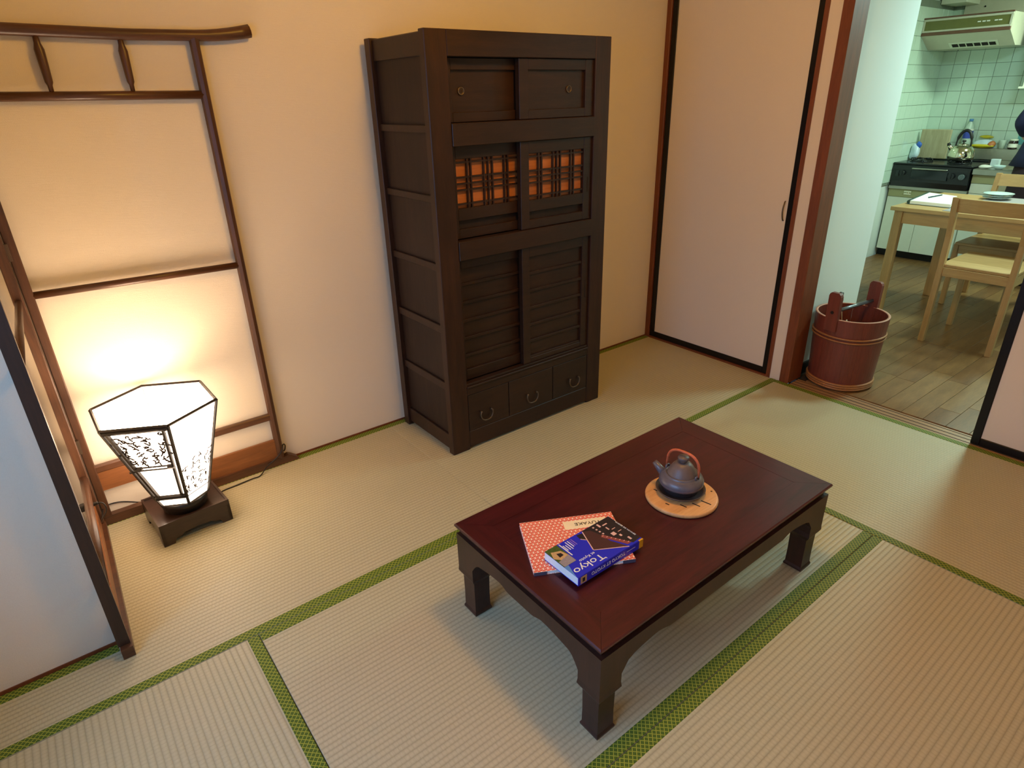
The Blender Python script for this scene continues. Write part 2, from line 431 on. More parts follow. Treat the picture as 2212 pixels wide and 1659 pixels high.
# ------------------------------------------------------------------ room shell
H = 2.25
struct('floor', MB().box(-3.5, 0.0, -2.66, 0.02, -0.12, -0.056), M['groove'])
struct('ceiling', MB().box(-3.6, 3.7, -3.0, 0.15, H, H+0.06), M['ceil'])
struct('wall_back', MB().box(-2.945, 0.1, 0.0, 0.08, -0.1, H), M['wall'])
struct('wall_alcove', MB().box(-3.02, -2.945, -0.663, 0.08, -0.1, H), M['wall'])
struct('wall_recess', MB().box(-3.56, -3.0201, -0.663, -0.60, -0.1, H), M['wall'])
wl = MB()
wl.box(-3.58, -3.5, -0.95, -0.6631, -0.1, H); wl.box(-3.58, -3.5, -2.66, -2.45, -0.1, H)
wl.box(-3.58, -3.5, -2.45, -0.95, -0.1, 0.5); wl.box(-3.58, -3.5, -2.45, -0.95, 1.65, H)
struct('wall_left', wl, M['wall'])
struct('wall_front', MB().box(-3.58, 0.1, -2.74, -2.66, -0.1, H), M['wall'])
wd = Thing('window_1', None, None, (-3.54, -1.70, 0.5), kind='structure')
b = MB(); b.box(-3.57, -3.51, -2.45, -2.41, .5, 1.65); wd.part('window_jamb', b, M['post'])
b = MB(); b.box(-3.57, -3.51, -0.99, -0.95, .5, 1.65); wd.part('window_jamb', b, M['post'])
b = MB(); b.box(-3.57, -3.51, -2.41, -0.99, .5, .54); wd.part('window_sill', b, M['posty'])
b = MB(); b.box(-3.57, -3.51, -2.41, -0.99, 1.61, 1.65); wd.part('window_head', b, M['posty'])
b = MB(); b.box(-3.56, -3.52, -1.72, -1.68, .54, 1.61); wd.part('meeting_stile', b, M['post'])
# right wall of the room: narrow plaster strip, beam over the openings, end piece
b = MB(); b.box(0.002, 0.1, -0.8945, -0.838, -0.1, 1.92)
b.box(0.0, 0.1, -2.66, 0.0, 1.92, H)
struct('wall_right', b, M['plaster'])
struct('trim_1', MB().box(-0.004, 0.1, -0.030, -0.0, 0.0, 1.92, 0.002), M['post'])
struct('trim_2', MB().box(-0.006, 0.1, -0.838, -0.8185, 0.0, 1.92, 0.002), M['post'])
struct('trim_3', MB().box(-0.008, 0.118, -0.942, -0.8945, 0.0, 1.92, 0.003), M['post'])
struct('trim_4', MB().box(-0.004, 0.1, -0.8185, -0.030, -0.05, 0.008), M['posty'])
struct('trim_5', MB().box(-0.004, 0.1, -2.62, -0.030, 1.86, 1.92), M['posty'])
tr = struct('trim_6', MB().box(0.0, 0.098, -2.64, -0.942, -0.06, -0.004, 0.0015), M['sill'])
for xx in (0.022, 0.052, 0.082):
    struct('track_groove', MB().box(xx-.0016, xx+.0016, -2.62, -0.945, -0.006, -0.0028), M['groove'], tr)
struct('trim_7', MB().box(-2.90, -0.002, -0.004, 0.0, 0.0, 0.008), M['posty'])
struct('trim_8', MB().box(-3.5, -2.948, -0.6665, -0.6632, -0.002, 0.010), M['posty'])
# closet sliding door
d1 = Thing('door_1', 'closed papered sliding closet door with black edge beside the dark cabinet', None, (0.0, -0.42, 0.008), kind='structure')
y0, y1, z0, z1 = -0.8185, -0.032, 0.009, 1.86
b = MB(); b.box(0.004, 0.03, y0, y0+0.030, z0, z1, .002); b.box(0.004, 0.03, y1-0.032, y1, z0, z1, .002)
b.box(0.004, 0.03, y0+0.030, y1-0.032, z0, z0+0.032, .002); b.box(0.004, 0.03, y0+0.030, y1-0.032, z1-0.03, z1, .002)
d1.part('door_frame', b, M['black'])
d1.part('paper_panel', MB().box(0.009, 0.026, y0+.029, y1-.031, z0+.03, z1-.028), M['plaster'])
b = MB(); pts = [(0.004 - 0.012*math.sin(PI*i/8), -0.775+0.002*i/8, 0.79+0.085*i/8) for i in range(9)]
b.tube([(0.0095, -0.776, 0.789)]+pts+[(0.0095, -0.772, 0.876)], 0.0032, 6)
d1.part('door_handle', b, M['iron'], label='curved dark metal pull')
# kitchen side sliding door, half open
d2 = Thing('door_2', 'papered sliding door with black edge, pushed open at the kitchen side', None, (0.03, -2.18, 0.0), kind='structure')
y0, y1 = -2.62, -1.7375
b = MB(); b.box(0.018, 0.045, y1-0.031, y1, 0.0, 1.86, .002); b.box(0.018, 0.045, y0, y0+.03, 0.0, 1.86, .002)
b.box(0.018, 0.045, y0+.03, y1-.031, 0.0, 0.034, .002); b.box(0.018, 0.045, y0+.03, y1-.031, 1.83, 1.86, .002)
d2.part('door_frame', b, M['black'])
d2.part('paper_panel', MB().box(0.023, 0.040, y0+.029, y1-.030, .033, 1.832), M['plaster'])
# kitchen shell
struct('floor.001', MB().box(0.1, 3.65, -2.9, 0.1, -0.1, -0.012), M['groove'])
kf = bpy.data.objects['floor.001']
struct('wall_partition', MB().box(0.1, 0.675, -0.905, -0.84, -0.1, H).box(0.60, 0.675, -0.84, 0.035, -0.1, H), M['kwall'])
struct('baseboard_partition', MB().box(0.118, 0.679, -0.914, -0.905, -0.005, 0.052), M['black'])
ks = MB().box(0.675, 3.65, 0.035, 0.1, -0.1, H)
ws = struct('wall_kitchen_side', ks, M['kwall'])
wb = struct('wall_kitchen_back', MB().box(3.572, 3.65, -2.9, 0.035, -0.1, H), M['kwall'])
struct('wall_kitchen_front', MB().box(0.1, 3.65, -2.98, -2.9, -0.1, H), M['kwall'])
struct('wall_kitchen_near', MB().box(0.098, 0.14, -2.9, -2.62, -0.1, H), M['kwall'])
# grout beds and individual tiles
struct('grout_bed', MB().box(3.560, 3.5719, -1.55, 0.0345, 0.60, 1.95), M['grout'], wb)
struct('grout_bed', MB().box(2.02, 3.560, 0.0235, 0.0349, 0.60, 1.95), M['grout'], ws)
T = 0.0985
tm = MB().box(-0.004, 0.0, -T/2+.0012, T/2-.0012, -T/2+.0012, T/2-.0012, .0008).mesh('tile'); tm.materials.append(M['tile'])
tm2 = MB().box(-T/2+.0012, T/2-.0012, -0.004, 0.0, -T/2+.0012, T/2-.0012, .0008).mesh('tile'); tm2.materials.append(M['tile'])
for k in range(13):
    z = 0.718+T*k-0.049
    for i in range(10):
        y = 0.0235-T/2-T*i
        o = bpy.data.objects.new('tile', tm); C.objects.link(o); o.parent = wb; o.location = (3.560+rnd.uniform(-.0004, .0004), y, z)
    for i in range(13):
        x = 3.555-T/2-T*i
        o = bpy.data.objects.new('tile', tm2); C.objects.link(o); o.parent = ws; o.location = (x, 0.0235+rnd.uniform(-.0004, .0004), z)
# kitchen floor planks
pw = 0.091; lens = [0.55, 0.75, 0.62, 0.9]
row = 0; y = 0.02
while y > -2.45:
    x = 0.1-rnd.uniform(0, .5)
    while x < 3.12:
        L_ = rnd.choice(lens); xa = max(x, 0.1005); xb = min(x+L_, 3.13)
        if xb-xa > 0.03 and (y-pw > -0.92 or True) and not (xb < 0.68 and y > -0.92):
            if y > -0.915: xa = max(xa, 0.68)
            if xb-xa > 0.03:
                mm = rnd.choice(M['plank'])
                me = MB().box(xa+.0006-(xa+xb)/2, xb-.0006-(xa+xb)/2, -pw/2+.0006, pw/2-.0006, -0.012, 0, .0008).mesh('plank'); me.materials.append(mm)
                o = bpy.data.objects.new('plank', me); C.objects.link(o); o.parent = kf; o.location = ((xa+xb)/2, y-pw/2, -0.0002)
        x += L_
    y -= pw

# ------------------------------------------------------------------ tatami mats
W_ = 0.031
def tatami(label, x0, x1, y0, y1, along, borders, extra=None, near=None):
    cx, cy = (x0+x1)/2, (y0+y1)/2
    rz = 0 if along == 'x' else PI/2
    t = Thing('tatami_mat', label, 'tatami mat', (cx, cy, -0.055), rz, 'tatami mats on the floor')
    Lh, Wh = ((x1-x0)/2, (y1-y0)/2) if along == 'x' else ((y1-y0)/2, (x1-x0)/2)
    g = 0.0008
    m = MB()
    if extra: 
        for e in extra: m.box(*e)
    else: m.box(-Lh+g, Lh-g, -Wh+g, Wh-g, 0, 0.055, .0015)
    t.part('rush_cover', m, M['tatami'], w=False)
    for (a0, a1, b0, b1) in borders:
        o = t.part('cloth_border', MB().box(a0-(a0+a1)/2+g, a1-(a0+a1)/2-g, b0-(b0+b1)/2+g*.5, b1-(b0+b1)/2-g*.5, -0.010, 0.0012, .0008), M['heri'], w=False)
        o.location = ((a0+a1)/2, (b0+b1)/2, 0.055)
    return t
tatami('tatami mat under the dark cabinet, along the back wall', -1.768, -0.004, -0.880, -0.004, 'x', [(-.882, .882, -.438, -.438+W_), (-.882, .882, .438-W_, .438)])
# long mat by the lamp, cut around the projecting wall
cx, cy = (-3.5-1.768)/2, -0.442
lx = lambda x: x-cx
ly = lambda y: y-cy
tatami('tatami mat under the glowing lamp in the corner', -3.5, -1.768, -0.880, -0.004, 'x',
       [(lx(-3.4995), lx(-1.769), ly(-.880), ly(-.880)+W_), (lx(-2.944), lx(-1.769), ly(-.004)-W_, ly(-.004)), (lx(-3.4995), lx(-2.9445), ly(-.667)-W_, ly(-.667))],
       extra=[(lx(-2.9445), lx(-1.769), ly(-.880), ly(-.0045), 0, .055), (lx(-3.4992), lx(-2.9445), ly(-.880), ly(-.667), 0, .055)])
tatami('tatami mat by the kitchen doorway, lit greenish by the kitchen', -0.891, -0.002, -2.64, -0.881, 'y', [(-.879, .879, -.4435, -.4435+W_), (-.879, .879, .4435-W_, .4435)])
tatami('tatami mat under the low table', -2.629, -0.8915, -1.7605, -0.881, 'x', [(-.868, .868, -.439, -.439+W_), (-.868, .868, .439-W_, .439)])
tatami('nearest tatami mat, in front of the low table', -2.629, -0.8915, -2.64, -1.761, 'x', [(-.868, .868, -.439, -.439+W_), (-.868, .868, .439-W_, .439)])
tatami('tatami mat in the near left corner of the photo', -3.499, -2.6295, -2.64, -0.881, 'y', [(-.879, .879, -.4345, -.4345+W_), (-.879, .879, .4345-W_, .4345)])

# ------------------------------------------------------------------ dark cabinet
cab = Thing('storage_cabinet', 'tall dark antique wooden cabinet with sliding doors and lattice against the back wall', 'cabinet', (-1.262, -0.22, 0))
xl, xr, yf, yb, zt = -1.684, -0.842, -0.435, -0.012, 1.553
bz = .002
cab.part('front_stile', MB().box(xl, -1.600, yf, yf+.034, 0.0014, zt, bz), M['cabz'])
cab.part('front_stile', MB().box(-0.924, xr, yf, yf+.034, 0.0014, zt, bz), M['cabz'])
cab.part('top_rail', MB().box(-1.600, -0.924, yf+.001, yf+.034, 1.475, zt, bz), M['cab'])
cab.part('middle_rail', MB().box(-1.600, -0.924, yf-.004, yf+.034, 1.199, 1.273, bz), M['cab'])
cab.part('middle_rail', MB().box(-1.600, -0.924, yf-.004, yf+.034, 0.803, 0.873, bz), M['cab'])
cab.part('door_sill', MB().box(-1.600, -0.924, yf-.003, yf+.034, 0.280, 0.290, bz).box(-1.600, -0.924, yf+.004, yf+.034, 0.290, 0.300, .001), M['cab'])
cab.part('base_rail', MB().box(-1.600, -0.924, yf+.001, yf+.034, 0.010, 0.085, bz), M['cab'])
cab.part('drawer_rail', MB().box(-1.600, -0.924, yf+.001, yf+.030, 0.250, 0.280, bz), M['cab'])
cab.part('back_stile', MB().box(xl-.008, xl+.03, -0.072, -0.034, 0.0014, zt-.002, bz), M['cabz'])
cab.part('back_stile', MB().box(xr-.03, xr, -0.072, -0.034, 0.0014, zt-.002, bz), M['cabz'])
cab.part('top_board', MB().box(xl+.012, xr-.012, yf+.034, yb, 1.520, zt-.005, bz), M['cab'])
cab.part('back_board', MB().box(xl+.031, xr-.031, -0.034, yb, 0.02, 1.52), M['cabp'])
for sx in (0, 1):
    a, c = (xl+.014, xl+.024) if sx == 0 else (xr-.024, xr-.014)
    cab.part('side_panel', MB().box(a, c, yf+.034, -0.072, 0.02, 1.52), M['cabp'])
    zs = [(0.02, .086), (.290, .322), (.532, .562), (.774, .800), (1.018, 1.042), (1.246, 1.270), (1.478, 1.545)]
    for za, zb in zs:
        a2, c2 = (xl+.003, xl+.014) if sx == 0 else (xr-.014, xr-.003)
        cab.part('side_rail', MB().box(a2, c2, yf+.034, -0.072, za, zb, .0015), M['cab'])
cab.part('shelf', MB().box(-1.655, -.87, yf+.085, -0.04, 1.225, 1.245), M['cabp'])
cab.part('shelf', MB().box(-1.655, -.87, yf+.085, -0.04, 0.83, 0.85), M['cabp'])
cab.part('shelf', MB().box(-1.655, -.87, yf+.085, -0.04, 0.262, 0.28), M['cabp'])
def frame_mb(x0, x1, z0, z1, st, rt, rb, yy, th):
    m = MB(); m.box(x0, x0+st, yy, yy+th, z0, z1, .0015); m.box(x1-st, x1, yy, yy+th, z0, z1, .0015)
    m.box(x0+st, x1-st, yy+.001, yy+th-.001, z1-rt, z1, .0015); m.box(x0+st, x1-st, yy+.001, yy+th-.001, z0, z0+rb, .0015); return m
DX = 0.338
for side in (0, 1):
    yy = yf+.010 if side else yf+.038
    sh = 0 if side else -.3415
    xa, xb = (-1.296, -.925) if side else (-1.609, -1.2365)
    lab = 'right' if side else 'left'
    # upper door
    d = cab.part('sliding_door', frame_mb(xa, xb, 1.274, 1.474, .042, .037, .032, yy, .024), M['cab'], label='upper %s sliding door with round pull' % lab)
    cab.part('door_panel', MB().box(xa+.041, xb-.041, yy+.012, yy+.018, 1.305, 1.438), M['cab'], parent=d)
    px = -1.045 if side else -1.522
    m = MB().lathe([(.0075, 0), (.013, 0), (.0135, .003), (.0105, .003), (.0095, .001)], n=20, cap0=False, cap1=False)
    vv = [(px+a, yy+.0115-c_, 1.372+b_) for a, b_, c_ in m.v]; m2 = MB().add(vv, m.f, True); m2.lathe([(.008, 0)], n=3) if False else None
    cab.part('round_pull', m2, M['iron'], parent=d)
    # lattice door
    d = cab.part('sliding_door', frame_mb(xa, xb, .874, 1.198, .042, .044, .034, yy, .024), M['cab'], label='middle %s sliding door with wooden lattice' % lab)
    d_mid = d
    cab.part('lock_rail', MB().box(xa+.042, xb-.042, yy+.001, yy+.023, .939, .983, .0015), M['cab'], parent=d)
    cab.part('backing_panel', MB().box(xa+.040, xb-.040, yy+.017, yy+.022, .975, 1.16), M['orange'], parent=d, label='orange cedar backing panel')
    cab.part('slot_panel', MB().box(xa+.040, xb-.040, yy+.016, yy+.021, .905, .943), M['cabp'], parent=d)
    gL, gR = xa+.042, xb-.042
    for off in (.050, .0665, .1245, .1445, .1635, .2185, .2355):
        cab.part('lattice_bar', MB().box(gL+off-.0028, gL+off+.0028, yy+.003, yy+.012, .983, 1.154), M['cabz'], parent=d)
    for zz in (1.142, 1.091, 1.069, 1.047, .998):
        cab.part('lattice_bar', MB().box(gL, gR, yy+.005, yy+.014, zz-.0032, zz+.0032), M['cab'], parent=d)
    # lower slatted door
    d = cab.part('sliding_door', frame_mb(xa, xb, .300, .802, .038, .042, .022 if side else .045, yy, .024), M['cab'], label='lower %s sliding door with horizontal slats' % lab)
    cab.part('door_panel', MB().box(xa+.037, xb-.037, yy+.012, yy+.018, .318, .765), M['cab'], parent=d)
    for k in range(6 if side else 5):
        zz = (.6935 if side else .700)-.0735*k
        cab.part('slat', MB().box(xa+.038, xb-.038, yy+.004, yy+.013, zz-.007, zz+.005, .001), M['cab'], parent=d)
    if side:
        cab.part('finger_slot', MB().box(xb-.022, xb-.016, yy-.0006, yy+.002, .53, .61), M['hole'], parent=d)
        cab.part('finger_slot', MB().box(xb-.022, xb-.016, yy-.0006, yy+.002, .985, 1.045), M['hole'], parent=d_mid)
for k, (x0, x1, hx) in enumerate(((-1.5985, -1.389, -1.513), (-1.387, -1.138, -1.263), (-1.136, -.9255, -1.010))):
    d = cab.part('drawer', MB().box(x0+.0008, x1-.0008, yf+.002, yf+.06, .0865, .2485, .001), M['cab'])
    m = MB(); m.tube([(hx+.0315*math.copysign(abs(math.cos(a))**.75, math.cos(a))*(1-.18*max(0, (math.sin(a)+1)-.75)), yf-.0075+.002*math.sin(a), .153+.036*math.sin(a)) for a in [PI-.10+(PI+.20)*i/16 for i in range(17)]], .0027, 7)
    for sg in (-1, 1):
        m.tube([(hx+sg*.0285, yf-.0075, .155), (hx+sg*.023, yf-.006, .162)], .0026, 6)
        m.tube([(hx+sg*.026, yf+.003, .158), (hx+sg*.026, yf-.008, .158)], .0035, 8)
    cab.part('bail_handle', m, M['iron'], parent=d, label='curved iron bail handle')

# ------------------------------------------------------------------ folding clothes rack in the corner
rk = Thing('clothes_rack', 'brown two-panel wooden clothes rack folded around the corner behind the lamp', 'rack', (-2.88, -0.03, 0))
yk = -0.019
def post(x, y, z0, z1, r=.0145): return MB().tube([(x, y, z0), (x, y, z1)], r, 8, smooth=False)
rk.part('post', post(-2.259, yk, 0.03, 1.54, .0150), M['rack'])
rk.part('post', MB().box(-2.892, -2.866, yk-.012, yk+.012, 0.03, 1.54, .003), M['rack'])
m = MB(); n = 24; pts = []; rr = []
for i in range(n+1):
    x = -2.885+.80*i/n
    e = max(0, (x+2.25)/.16)
    pts.append((x, yk, 1.549-.006*max(0, 1-abs(x+2.45)/.4)+.014*e*e)); rr.append(.0160+.004*e)
m.tube(pts, rr, 10); rk.part('top_beam', m, M['rackx'])
rk.part('rail', MB().tube([(-2.88, yk, 1.384), (-2.255, yk, 1.380)], .0125, 8), M['rackx'])
rk.part('rail', MB().tube([(-2.88, yk, .838), (-2.26, yk, .829)], .0115, 8), M['rackx'])
rk.part('rail', MB().box(-2.87, -2.265, yk-.010, yk+.010, .206, .233, .004), M['rackx'])
for x0, x1 in ((-2.6655, -2.6595), (-2.461, -2.457)):
    pr = [(.006, 1.388), (.0065, 1.41), (.010, 1.418), (.0105, 1.428), (.0115, 1.46), (.0125, 1.50), (.0085, 1.515), (.0065, 1.54)]
    rk.part('spindle', MB().lathe(pr, c=(x0, yk, 0), n=10), M['rack'])
rk.part('base_board', MB().box(-2.866, -2.55, yk-.004, yk+.006, .133, .206), M['rackb'], label='orange-brown board under the bottom rail')
rk.part('divider', MB().box(-2.552, -2.530, yk-.008, yk+.008, .03, .206, .002), M['rack'])
rk.part('base_board', MB().box(-2.53, -2.270, yk-.004, yk+.006, .030, .116), M['rackb'], label='orange-brown board above the foot beam')
m = MB()
m.strip([(-2.90, .036), (-2.27, .034), (-2.245, .030), (-2.23, .036), (-2.215, .028), (-2.195, .012), (-2.190, .003)], [(-2.90, .0015), (-2.27, .0015), (-2.245, .0015), (-2.23, .0015), (-2.215, .0015), (-2.195, .0015), (-2.190, .0015)], -.033, -.006, 'y')
rk.part('foot_beam', m, M['rackx'])
# side panel along the alcove wall
def sx_(y): return -2.905-.022*(-y/.73)
rk.part('post', MB().box(sx_(-.055)-.013, sx_(-.055)+.013, -.066, -.042, .03, 1.54, .003), M['rack'])
rk.part('post', MB().prism([(-2.944, -.700), (-2.915, -.700), (-2.915, -.726), (-2.944, -.726)], .035, 1.54), M['rack_shaded'], label='near post of the side panel, backlit shade in its colour')
m = MB(); m.prism([(-2.918, -.055), (-2.890, -.055), (-2.912, -.742), (-2.941, -.742)], .0015, .034); rk.part('foot_beam', m, M['rackx'])
for zz, th in ((1.382, .0105), (.834, .010), (.220, .012)):
    rk.part('rail', MB().tube([(sx_(-.05), -.05, zz), (sx_(-.705), -.705, zz)], th, 8), M['rack'])
rk.part('top_beam', MB().tube([(sx_(-.03)-.002, -.036, 1.553), (sx_(-.4), -.4, 1.549), (sx_(-.74), -.74, 1.556), (sx_(-.86), -.86, 1.572)], [.012, .012, .013, .016], 10), M['rack'])
m = MB(); m.prism([(sx_(-.066)-.004, -.066), (sx_(-.066)+.004, -.066), (sx_(-.70)+.004, -.70), (sx_(-.70)-.004, -.70)], .034, .11); rk.part('base_board', m, M['rackb'])
for y in (-.27, -.49):
    rk.part('spindle', MB().lathe([(.006, 1.388), (.0065, 1.41), (.010, 1.418), (.0115, 1.46), (.0125, 1.50), (.0085, 1.515), (.0065, 1.54)], c=(sx_(y), y, 0), n=10), M['rack'])
for z_ in (.30, .95): rk.part('hinge', MB().box(-2.905, -2.885, -.044, -.030, z_, z_+.05), M['iron'])

# ------------------------------------------------------------------ paper lamp
lp = Thing('paper_lamp', 'glowing white six-sided paper floor lamp with black calligraphy on a dark wooden stand', 'lamp', (-2.650, -0.183, 0))
a = R(4.5)
def rt(x, y): return (-2.650+x*math.cos(a)-y*math.sin(a), -0.183+x*math.sin(a)+y*math.cos(a))
def rbox(m, x0, x1, y0, y1, z0, z1): return m.prism([rt(x0, y0), rt(x1, y0), rt(x1, y1), rt(x0, y1)], z0, z1)
m = MB(); rbox(m, -.114, .114, -.108, .108, .066, .078)
rbox(m, -.114, .114, -.108, -.101, .078, .085); rbox(m, -.114, .114, .101, .108, .078, .085); rbox(m, -.114, -.107, -.101, .101, .078, .085); rbox(m, .107, .114, -.101, .101, .078, .085)
bs = lp.part('stand', m, M['lampwood'])
def skirt(p0, p1, n_):
    # board between two corners with a cut-out bottom (two bracket feet)
    p0 = Vector((*p0, 0)); p1 = Vector((*p1, 0)); d = p1-p0; L = d.length; d.normalize(); nn = Vector((-d.y, d.x, 0))
    prof = [(0, 0), (.035, 0), (.040, .016), (.060, .020), (.070, .028), (L/2, .030), (L-.070, .028), (L-.060, .020), (L-.040, .016), (L-.035, 0), (L, 0)]
    vs = []
    for off in (0, .010):
        for s_, z in prof: q = p0+d*s_+nn*off; vs.append((q.x, q.y, z+.001))
        for s_, z in prof: q = p0+d*s_+nn*off; vs.append((q.x, q.y, .066))
    k = len(prof); fs = []
    for i in range(k-1):
        fs += [(i, i+1, k+i+1, k+i), (2*k+i, 3*k+i, 3*k+i+1, 2*k+i+1), (i, 2*k+i, 2*k+i+1, i+1)]
    fs += [(0, k, 3*k, 2*k), (k-1, 2*k-1, 4*k-1, 3*k-1)]
    return MB().add(vs, fs)
cs = [rt(-.114, -.108), rt(.114, -.108), rt(.114, .108), rt(-.114, .108)]
for i in range(4): lp.part('stand_skirt', skirt(cs[i], cs[(i+1) % 4], 0), M['lampwood'])
TC, MC, BC = Vector((-2.660, -.213, .475)), Vector((-2.652, -.204, .160)), Vector((-2.650, -.200, .122))
RT, RM, RB = .190, .094, .082
A0 = R(-89)
def hp(c, r, k, z=0): t = A0+k*PI/3; return Vector((c.x+r*math.cos(t), c.y+r*math.sin(t), c.z+z))
lp.part('shade_foot', MB().lathe([(.070, .079), (.074, .100), (.080, .121)], c=(-2.650, -.200, 0), n=24), M['lampframe'])
def bar(m, p, q, wd_=.0035, n=4): m.tube([p, q], wd_*1.55, n, smooth=False); return m
def quadpt(P4, u, v, off=0.0):
    a_, b_, c_, d_ = P4  # top-left, top-right, bottom-right, bottom-left
    t = a_.lerp(b_, u); bt = d_.lerp(c_, u); n = (b_-a_).cross(d_-a_).normalized()
    q = t.lerp(bt, v); 
    cen = Vector((-2.655, -.208, q.z)); 
    if n.dot(q-cen) < 0: n = -n
    return q+n*off
for k in range(6):
    P4 = (hp(TC, RT, k-1), hp(TC, RT, k), hp(MC, RM, k), hp(MC, RM, k-1))
    m = MB(); vs = [quadpt(P4, u, v, o_) for o_ in (0, -.0015) for (u, v) in ((0.01, 0), (.99, 0), (.99, 1), (.01, 1))]
    m.add(vs, [(0, 1, 2, 3), (7, 6, 5, 4), (0, 4, 5, 1), (1, 5, 6, 2), (2, 6, 7, 3), (3, 7, 4, 0)])
    pn = lp.part('shade_panel', m, M['paper'])
    Q4 = (hp(MC, RM, k-1), hp(MC, RM, k), hp(BC, RB, k), hp(BC, RB, k-1))
    m = MB(); vs = [quadpt(Q4, u, v, o_) for o_ in (0, -.0015) for (u, v) in ((0.01, 0), (.99, 0), (.99, 1), (.01, 1))]
    m.add(vs, [(0, 1, 2, 3), (7, 6, 5, 4), (0, 4, 5, 1), (1, 5, 6, 2), (2, 6, 7, 3), (3, 7, 4, 0)])
    lp.part('lower_band', m, M['paper'])
    m = MB(); bar(m, hp(TC, RT+.002, k), hp(MC, RM+.002, k), .0034); bar(m, hp(MC, RM+.002, k), hp(BC, RB+.002, k), .003)
    lp.part('frame_rib', m, M['lampframe'])
    m = MB(); bar(m, hp(TC, RT+.001, k-1), hp(TC, RT+.001, k), .0034)
    if k == 0: m2 = MB(); bar(m2, hp(MC, RM+.002, k-1), hp(MC, RM+.002, k), .0034); lp.part('middle_ring', m2, M['lampframe'])
    else: m2 = MB(); bar(m2, hp(MC, RM+.001, k-1), hp(MC, RM+.001, k), .0010); lp.part('middle_ring', m2, M['lampframe'])
    lp.part('frame_ring', m, M['lampframe'])
    m = MB(); bar(m, hp(BC, RB, k-1), hp(BC, RB, k), .003); lp.part('lower_ring', m, M['lampframe'])
    # calligraphy: columns of brush strokes
    if k in (0, 1, 5, 2):
        m = MB(); rr_ = random.Random(40+k)
        cols = 4; v0, v1 = (.09, .50) if k == 0 else (.52, .97)
        for ci in range(cols):
            u0 = (.16+.68*ci/(cols-1)) if k == 0 else (.12+.74*ci/(cols-1))
            vv0 = v0 if k == 0 else v0+.10*(cols-1-ci)/cols*(1 if k == 1 else 0)
            nG = 7
            for gi in range(nG):
                vc = vv0+(v1-vv0)*(gi+.5)/nG
                for st in range(3 if k == 0 else 2):
                    uu = u0+rr_.uniform(-.045, .045); v_ = vc+rr_.uniform(-.018, .018); ang = rr_.uniform(0, 6.28); pts = []
                    for q in range(5):
                        pts.append(quadpt(P4, min(.97, max(.03, uu)), v_, .0008)); ang += rr_.uniform(-1.6, 1.6)
                        uu += .032*math.cos(ang); v_ += .017*math.sin(ang)
                    m.tube(pts, [.0012, .0028, .0022, .0026, .0012], 4, caps=False) if k == 0 else m.tube(pts, [.0009, .0020, .0014, .0018, .0009], 4, caps=False)
        lp.part('calligraphy', m, M['ink'], parent=pn)
    if k == 0:
        # the hinged door face: double frame with a slotted cross rail
        m = MB()
        bar(m, quadpt(P4, .07, .03, .002), quadpt(P4, .13, .97, .002), .0042); bar(m, quadpt(P4, .92, .03, .002), quadpt(P4, .87, .97, .002), .0036)
        bar(m, quadpt(P4, .0, .03, .002), quadpt(P4, 1, .03, .002), .0048)
        bar(m, quadpt(P4, .08, .53, .002), quadpt(P4, .24, .53, .002), .0062); bar(m, quadpt(P4, .78, .53, .002), quadpt(P4, .92, .53, .002), .0062)
        bar(m, quadpt(P4, .2, .515, .002), quadpt(P4, .8, .515, .002), .0020); bar(m, quadpt(P4, .2, .555, .002), quadpt(P4, .8, .555, .002), .0020)
        bar(m, quadpt(P4, .0, .965, .002), quadpt(P4, 1, .965, .002), .0040)
        m.tube([quadpt(P4, .06, .56, .002), quadpt(P4, -.07, .56, .004)], .0035, 6)
        lp.part('door_frame', m, M['lampframe'], label='dark inner frame with cross rail and peg')
pts = [(-2.715, -.085, .082), (-2.735, -.075, .088), (-2.75, -.068, .086), (-2.765, -.045, .07), (-2.772, -.040, .02), (-2.80, -.045, .006)]

def cable(name, pts, r, mat, label, cat='cable'):
    # smooth through points
    P_ = [Vector(p) for p in pts]; out = []
    for i in range(len(P_)-1):
        p0 = P_[max(i-1, 0)]; p1 = P_[i]; p2 = P_[i+1]; p3 = P_[min(i+2, len(P_)-1)]
        for k in range(6):
            t = k/6.0
            out.append(0.5*((2*p1)+(-p0+p2)*t+(2*p0-5*p1+4*p2-p3)*t*t+(-p0+3*p1-3*p2+p3)*t**3))
    out.append(P_[-1])
    m = MB().tube(out, r, 6); c = P_[0]
    return m
c1 = Thing('power_cord', 'black cord from the lamp past the right foot of the clothes rack', 'cord', (-2.40, -.065, 0))
c1.part('cable', cable('', [(-2.536, -.115, .010), (-2.511, -.079, .004), (-2.448, -.072, .004), (-2.393, -.066, .004), (-2.362, -.064, .004), (-2.325, -.042, .020), (-2.285, -.038, .040), (-2.257, -.036, .062), (-2.241, -.020, .082), (-2.231, -.010, .070), (-2.236, -.010, .050), (-2.245, -.004, .044)], .0022, M['cord'], ''), M['cord'])
c2 = Thing('power_cord', 'black plug and cord at the left end of the clothes rack', 'cord', (-2.92, -.2, .15))
c2.part('cable', cable('', [(-2.888, -.235, .209), (-2.876, -.240, .205), (-2.872, -.240, .185), (-2.878, -.225, .160), (-2.892, -.20, .13), (-2.899, -.15, .09), (-2.892, -.075, .072), (-2.878, -.012, .066), (-2.83, -.004, .060), (-2.766, -.004, .028), (-2.75, -.06, .050)], .0022, M['cord'], ''), M['cord'])
c2.part('plug', MB().box(-2.938, -2.902, -.246, -.224, .198, .220, .003).box(-2.903, -2.888, -.240, -.230, .204, .214, .002), M['cord'])

